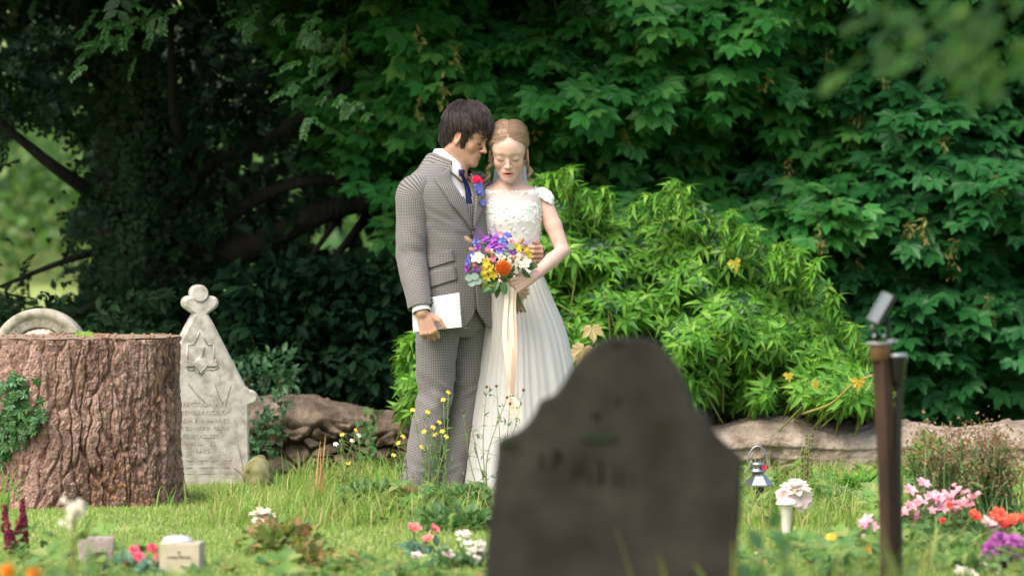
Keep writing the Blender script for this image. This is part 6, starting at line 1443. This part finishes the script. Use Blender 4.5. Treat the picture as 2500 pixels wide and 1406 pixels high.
rosebush('pink_phlox', 2330, 1350, 14.4, [(2310, 1215), (2335, 1200), (2352, 1228), (2325, 1240), (2370, 1215)], m_lil, m_gl, 'small pink flower heads below the brown seeded spurge', .024, leaves=60, kind='cluster')
rosebush('red_bud', 2310, 1380, 13.9, [(2318, 1232), (2378, 1250), (2300, 1270)], m_red, m_gl, 'thin stemmed red buds among the strap leaves right of the lilies', .013, leaves=40, kind='carnation')
rosebush('mauve_flowers', 2500, 1440, 13.0, [(2490, 1340), (2478, 1322), (2498, 1360)], m_mag, m_gl, 'second mauve bloom cut off by the right edge of the picture', .034, leaves=50, kind='carnation')
# buttercups by the couple
for (bu, bvv, Y, hs, lab) in [(1075, 1215, 16.0, [(1008, 1000), (1082, 975), (1095, 957), (1073, 1030), (1045, 1005)], 'tall stems with small yellow flowers in front of the man\'s legs'),
                         (1190, 1215, 16.0, [(1130, 1005), (1188, 944), (1212, 942), (1238, 970), (1278, 952), (1245, 985), (1150, 1040)], 'thin seed head stems leaning in front of the wedding skirt'),
                         (1045, 1225, 15.9, [(1035, 1052), (1063, 1060), (1080, 1052), (1090, 1065), (1058, 1042), (1030, 1090)], 'low tangle of yellow buttercups at the couple\'s feet'),
                         (975, 1220, 15.9, [(972, 1080), (985, 1065), (962, 1110)], 'slender yellow flowered weed left of the man\'s trousers'),
                         (860, 1215, 16.6, [(835, 1060), (860, 1075), (870, 1050), (820, 1083), (850, 1130), (876, 1062)], 'feathery white and yellow weed in front of the rubble wall')]:
    base = np.array([*P(bu, bvv, Y)[:2], 0]); root = thing('wildflower', base, lab, 'wildflower'); g = Geo(); gl = Geo(); nodes = []
    for i, (hu, hv) in enumerate(hs):
        q = P(hu, hv, Y+rng.uniform(-.08, .08)); b_ = base+rng.normal(0, .03, 3)*[1, 1, 0]; mid = (b_+q)/2+rng.normal(0, .02, 3); sp_ = smooth_path([b_, mid, q], 14); tube(g, sp_, np.linspace(.0028, .0012, 14), 4)
        for k in (4, 6, 8, 10, 12):
            d = rng.normal(0, 1, 3); d[2] = abs(d[2])*.7; e = sp_[k]+nrm(d)*rng.uniform(.02, .07); tube(g, np.array([sp_[k], (sp_[k]+e)/2+[0, 0, .004], e]), .0010, 3); nodes += [sp_[k], e]
            if rng.random() < .35: blob(gl, e, (.0045,)*3, 5)
        h_ = Geo(); ax = nrm([rng.normal(0, .3), -.6, .7])
        if 'seed' in lab: blob(h_, q, (.0065,)*3, 6); mk('seed_head', h_, mat('seed_brown', (.16, .08, .04)) if i == 0 else bpy.data.materials['seed_brown'], root)
        else: flower(h_, q, ax, pw, pwf, 5, .0115, .2, 1); blob(h_, q, (.003,)*3, 5); mk('flower_head', h_, m_cream if ('white' in lab and i % 2) else m_yellow, root, smooth=False)
    nodes = np.array(nodes); n = len(nodes)
    for k in range(2): scatter(gl, leaf_t(.22, .2, .3, (0, 1, .7, 0))[0], leaf_t(.22, .2, .3, (0, 1, .7, 0))[1], nodes, frames(nrm(rng.normal(0, 1, (n, 3))+[0, 0, .2]), nrm(rng.normal(0, 1, (n, 3))+[0, 0, 1])), rng.uniform(.015, .035, n))
    mk('stems', g, mat('weed_stem', (.20, .28, .08), rough=.7) if 'weed_stem' not in bpy.data.materials else bpy.data.materials['weed_stem'], root); mk('leaves', gl, m_gl, root, smooth=False)
# upright grass clumps and dry stalks
def clump(name, u, v, Y, n, h0, h1, wd, lean, m, label, cat='grass clump', spread=.03, bend=1.0):
    base = np.array([*P(u, v, Y)[:2], 0]); base[2] = gh(base[0], base[1])-.01; root = base; g = Geo()
    for k in range(n):
        h = rng.uniform(h0, h1); a = rng.uniform(0, 6.28); le = rng.uniform(.1, 1)*lean; d = np.array([math.cos(a), math.sin(a)*.6, 0]); b_ = base+rng.normal(0, spread, 3)*[1, .6, 0]
        t = np.linspace(0, 1, 9)[:, None]; q = b_+d*le*h*t**2*bend+np.array([0, 0, 1.])*h*(t-.45*le*t**3)
        s_ = nrm(np.cross(d, [0, 0, 1.])); s_ = nrm(s_+[.5, 0, 0]); w_ = wd*(1-t**1.6*.92)*.5*rng.uniform(.7, 1.2); V = np.stack([q-s_*w_, q+[0, 0, -.15*wd]*(1-t), q+s_*w_], 1).reshape(-1, 3); g.add(V, gridf(3, 9))
    return tag(mk(name, g, m, smooth=False), label, cat)
m_bl = leafmat('bright_blade', [(.16, .34, .05), (.24, .42, .08), (.11, .27, .04)], .35); m_dry = leafmat('dry_blade', [(.50, .28, .12), (.58, .38, .18), (.42, .24, .10)], .3)
clump('grass_clump', 695, 1215, 17.0, 14, .12, .26, .011, .8, m_bl, 'bright grass blades arching in front of the wall right of the pointed gravestone')
clump('grass_clump', 730, 1215, 16.9, 10, .14, .30, .010, .5, m_bl, 'tall thin green blades before the hollow in the rubble wall')
clump('dry_stalks', 780, 1225, 16.6, 5, .20, .32, .013, .25, m_dry, 'pair of orange brown dry leaves standing upright before the rubble wall', 'dry stalks', .008)
clump('grass_clump', 940, 1225, 16.6, 12, .12, .34, .013, .5, m_bl, 'broad upright grass blades immediately left of the man\'s trouser legs')
clump('grass_clump', 420, 1230, 16.3, 10, .08, .17, .009, .8, m_bl, 'grass tuft growing at the right foot of the stump')
clump('grass_clump', 10, 1290, 15.6, 16, .15, .30, .012, .7, m_bl, 'long grass blades in front of the stump at the left edge')
clump('grass_clump', 885, 1300, 15.2, 22, .05, .12, .010, .8, m_bl, 'loose tuft of grass in the middle of the lawn left of the coral rose')
clump('iris_leaves', 2010, 1235, 16.6, 22, .14, .30, .014, .9, m_bl, 'arching strap leaves below the wall between the vase and the stake', 'plant')
clump('daylily_leaves', 2290, 1420, 13.2, 46, .10, .26, .016, 1.0, leafmat('lily_blade', [(.22, .38, .08), (.36, .44, .14), (.14, .28, .06), (.52, .46, .22)], .35), 'arching yellow green strap leaves at the bottom right of the stake', 'plant', .12)
clump('daylily_leaves', 2390, 1400, 13.5, 36, .08, .20, .016, 1.0, m_bl, 'arching strap leaves below the scarlet roses', 'plant', .10)
clump('near_foliage', 250, 1700, 9.4, 60, .28, .50, .022, .6, leafmat('near_blade', [(.14, .28, .06), (.22, .36, .08), (.10, .22, .05)], .35), 'blurred green foliage in the bottom left foreground', 'plant', .10)
clump('near_foliage', 2080, 1700, 9.2, 80, .26, .52, .026, .6, leafmat('near_blade_yellow', [(.26, .36, .06), (.12, .26, .06), (.40, .42, .05), (.18, .30, .10)], .35), 'blurred yellow green foliage in the foreground right of the dark stone', 'plant', .14)
# small bushy plants
def tuftplant(name, u, v, Y, n, wx, hz, s0, s1, m, label, tv=None, tf=None, cat='plant', up=.3):
    base = np.array([*P(u, v, Y)[:2], 0]); base[2] = gh(base[0], base[1]); root = thing(name, base, label, cat)
    q = rng.normal(0, 1, (n, 3)); q = nrm(q)*rng.uniform(.3, 1, (n, 1))**.5; q[:, 2] = np.abs(q[:, 2]); T = base+q*[wx, wx*.7, hz]; tv = lv if tv is None else tv; tf = lf if tf is None else tf
    g = Geo(); scatter(g, tv, tf, T, frames(nrm(q+rng.normal(0, .4, (n, 3))+[0, 0, up]), nrm(np.array([0, -.4, 1])+rng.normal(0, .4, (n, 3)))), rng.uniform(s0, s1, n)); mk('leaves', g, m, root, smooth=False)
    g = Geo()
    for k in range(8): e = T[rng.integers(n)]; tube(g, smooth_path([base, (base+e)/2+[0, 0, .01], e], 6), .002, 4)
    mk('stems', g, m_stemg, root); return root
m_autumn = leafmat('geranium_leaf', [(.12, .26, .06), (.36, .34, .08), (.08, .20, .05), (.42, .20, .10), (.16, .30, .07), (.28, .36, .08)], .3)
tuftplant('geranium', 690, 1350, 14.0, 420, .17, .13, .03, .05, m_autumn, 'low leafy geranium with reddish leaves right of the little white vase', iw, ifc)
tuftplant('geranium', 760, 1400, 13.4, 200, .12, .08, .03, .05, m_autumn, 'low mottled geranium at the bottom edge left of the roses', iw, ifc)
tuftplant('clover_patch', 1120, 1250, 15.6, 380, .22, .10, .025, .045, m_gl, 'green clover mound at the hem of the wedding dress')
tuftplant('weed_clump', 905, 1235, 16.0, 260, .16, .10, .03, .055, m_gl, 'leafy green weeds in the grass just left of the man\'s feet')
tuftplant('weed_clump', 1110, 1300, 14.9, 260, .20, .09, .03, .06, m_gl, 'leafy green weeds between the couple and the coral roses')
tuftplant('bramble_sprig', 985, 1230, 15.8, 130, .09, .10, .02, .04, m_autumn, 'small reddish bramble sprig before the man\'s feet', iw, ifc)
tuftplant('narrow_shrub', 2272, 1150, 17.2, 420, .10, .24, .05, .08, m_shrub, 'bright green narrow leaved shrub in front of the wall, right of the stake', nl, nf, up=.9)
tuftplant('narrow_shrub', 2105, 1190, 16.8, 420, .12, .10, .04, .06, m_shrub, 'small bright green bush below the wall, left of the stake', nl, nf, up=.9)
tuftplant('sedum', 2030, 1220, 16.6, 260, .16, .07, .02, .035, leafmat('sedum_leaf', [(.20, .32, .16), (.28, .38, .18), (.14, .26, .10)], .2), 'pale green fleshy ground plant below the wall', cat='plant')
tuftplant('foreground_leaves', 1870, 1650, 9.6, 90, .10, .42, .04, .07, leafmat('blur_leaf', [(.12, .28, .08), (.20, .36, .10), (.10, .24, .12)], .35), 'blurred foreground leaves immediately right of the dark stone', up=.6)
tuftplant('foreground_leaves', 150, 1650, 9.8, 60, .16, .30, .04, .08, m_gl, 'blurred foreground leaves beside the marigolds', up=.6)
ssp = []
for (u, v, hh, n, lab) in [(2300, 1230, .30, 10, 'left half of the brown seeded spurge in front of the wall'), (2420, 1230, .34, 12, 'right half of the brown seeded spurge at the picture\'s edge')]:
    base = np.array([*P(u, v, 14.8)[:2], 0]); root = thing('spurge', base, lab, 'plant'); g = Geo(); gt = Geo(); gl = Geo()
    for k in range(n*5):
        e = P(u+rng.normal(0, 44), rng.uniform(1062, 1175), 14.8+rng.uniform(-.15, .15)); b_ = base+rng.normal(0, .05, 3)*[1.3, 1, 0]; sp_ = smooth_path([b_, (b_+e)/2+[0, 0, .02], e], 8); tube(g, sp_, .0032, 4)
        m_ = 34; T = e+rng.normal(0, 1, (m_, 3))*[.020, .02, .035]; scatter(gt, pv, pf, T, frames(rng.normal(0, 1, (m_, 3)), rng.normal(0, 1, (m_, 3))+[0, -.5, 1]), rng.uniform(.008, .016, m_))
        T = sp_[rng.integers(1, 7, 7)]; scatter(gl, nl, nf, T, frames(rng.normal(0, 1, (7, 3))+[0, 0, .4], rng.normal(0, .4, (7, 3))+[0, 0, 1]), rng.uniform(.03, .05, 7))
    mk('stems', g, mat('spurge_stem', (.18, .28, .12), rough=.7) if 'spurge_stem' not in bpy.data.materials else bpy.data.materials['spurge_stem'], root)
    mk('seed_heads', gt, leafmat('spurge_seed', [(.30, .17, .08), (.22, .11, .05), (.36, .24, .12), (.16, .15, .05)], .2), root, smooth=False); mk('leaves', gl, m_gl, root, smooth=False)
# tall seed stalk before the mortar wall
base = np.array([*P(1972, 1230, 16.6)[:2], 0]); root = thing('seed_stalk', base, 'tall green stalk with bud clusters in front of the mortar capped wall', 'plant'); g = Geo(); gb = Geo()
for (u0_, u1_, v1_) in [(1972, 1975, 1060), (1962, 1964, 1095)]:
    q = smooth_path([np.array([*P(u0_, 1230, 16.6)[:2], 0]), P(u0_+2, 1150, 16.6), P(u1_, v1_, 16.6)], 16); tube(g, q, .003, 5)
    for k in range(6, 16):
        for s_ in (-1, 1): blob(gb, q[k]+[s_*.010, rng.normal(0, .004), rng.normal(0, .004)], (.006, .006, .009), 6)
mk('stems', g, m_stemg, root); mk('buds', gb, mat('bud_green', (.10, .17, .05), (.20, .16, .08), scale=60), root)
# lantern on a short post
Yt = 16.2; base = np.array([*P(1852, 1210, Yt)[:2], 0]); m_chr = mat('lantern_chrome', (.36, .37, .39), rough=.32, metal=.85); ln = thing('lantern', base, 'silver garden lantern with a looped handle on a short dark post', 'lantern')
zb = lambda v: P(0, v, Yt)[2]
g = Geo(); tube(g, np.array([base, [base[0], base[1], zb(1186)]]), .022, 8); mk('post', g, m_blk, ln)
g = Geo(); lathe(g, [(.062, zb(1186)), (.062, zb(1182)), (.026, zb(1158)), (.020, zb(1152)), (.020, zb(1148))], base*[1, 1, 0], 6); mk('roof', g, m_chr, ln, smooth=False)
g = Geo(); lathe(g, [(.034, zb(1152)), (.036, zb(1150)), (.032, zb(1147)), (.030, zb(1136)), (.034, zb(1134)), (.028, zb(1128)), (.010, zb(1126)), (.0, zb(1125))], base*[1, 1, 0]+[-.004, 0, 0], 16); mk('chimney', g, m_chr, ln)
g = Geo()
for k in range(10): a = k*.628; blob(g, base*[1, 1, 0]+[.031*math.cos(a)-.004, .031*math.sin(a), zb(1142)], (.0035, .0035, .005), 5)
mk('vent_holes', g, m_blk, ln)
g = Geo(); a = np.linspace(-.15, np.pi+.05, 20); tube(g, base*[1, 1, 0]+np.stack([-.004+.042*np.cos(a), 0*a, zb(1135)+.078*np.sin(a)], 1), .004, 6); mk('handle', g, m_chr, ln)
g = Geo(); flower(g, base*[1, 1, 0]+[.022, -.03, zb(1140)], nrm([.2, -1, .3]), pw, pwf, 6, .012, .4, 2); mk('red_bow', g, mat('bow_red', (.45, .02, .05), rough=.6), ln)
# white graveside vase with silk flowers
Yv_ = 14.6; base = np.array([*P(1920, 1330, Yv_)[:2], 0]); zb = lambda v: P(0, v, Yv_)[2]; vs = thing('memorial_vase', base, 'slim off white memorial vase with a domed pierced lid', 'grave vase')
g = Geo(); lathe(g, [(.014, -.01), (.016, .02), (.022, zb(1240)), (.026, zb(1236)), (.024, zb(1232))], base*[1, 1, 0], 20); mk('body', g, m_cer, vs)
g = Geo(); lathe(g, [(.030, zb(1232)), (.040, zb(1231)), (.041, zb(1228)), (.030, zb(1219)), (.012, zb(1215)), (0, zb(1214))], base*[1, 1, 0], 20); mk('lid', g, mat('white_metal', (.80, .79, .75), rough=.35), vs)
fl = thing('silk_flower', base+[.02, .08, 0], 'large white and blush silk flower rising behind the memorial vase', 'flower'); g = Geo()
flower(g, P(1942, 1195, Yv_+.1), nrm([.0, -.4, 1]), pv, pf, 9, .060, .35, 3, .4, .5, sl_=.85); mk('white_petals', g, m_cream, fl); g = Geo(); flower(g, P(1955, 1215, Yv_+.09), nrm([.3, -.8, .1]), pw, pwf, 6, .050, .3, 2, .4); flower(g, P(1915, 1212, Yv_+.09), nrm([-.5, -.6, .1]), pw, pwf, 5, .040, .3, 2, .4); mk('blush_petals', g, m_pale, fl)
g = Geo(); tube(g, np.array([base+[.02, .08, 0], P(1942, 1200, Yv_+.1)]), .004, 5); mk('stem', g, m_stemg, fl)
# small mushroom lamp
Ym = 13.9; base = np.array([*P(1855, 1390, Ym)[:2], 0]); zb = lambda v: P(0, v, Ym)[2]; ml = thing('garden_light', base, 'tiny solar light with a cream mushroom cap in the grass right of the dark stone', 'garden light')
g = Geo(); tube(g, np.array([base, [base[0], base[1], zb(1362)]]), .008, 8); mk('stem', g, mat('lamp_copper', (.42, .25, .16), rough=.5), ml)
g = Geo(); lathe(g, [(.014, zb(1366)), (.024, zb(1355)), (.025, zb(1352)), (.018, zb(1347)), (.005, zb(1345)), (.004, zb(1339)), (0, zb(1337))], base*[1, 1, 0], 18); mk('cap', g, mat('lamp_cream', (.80, .72, .58), rough=.4), ml)
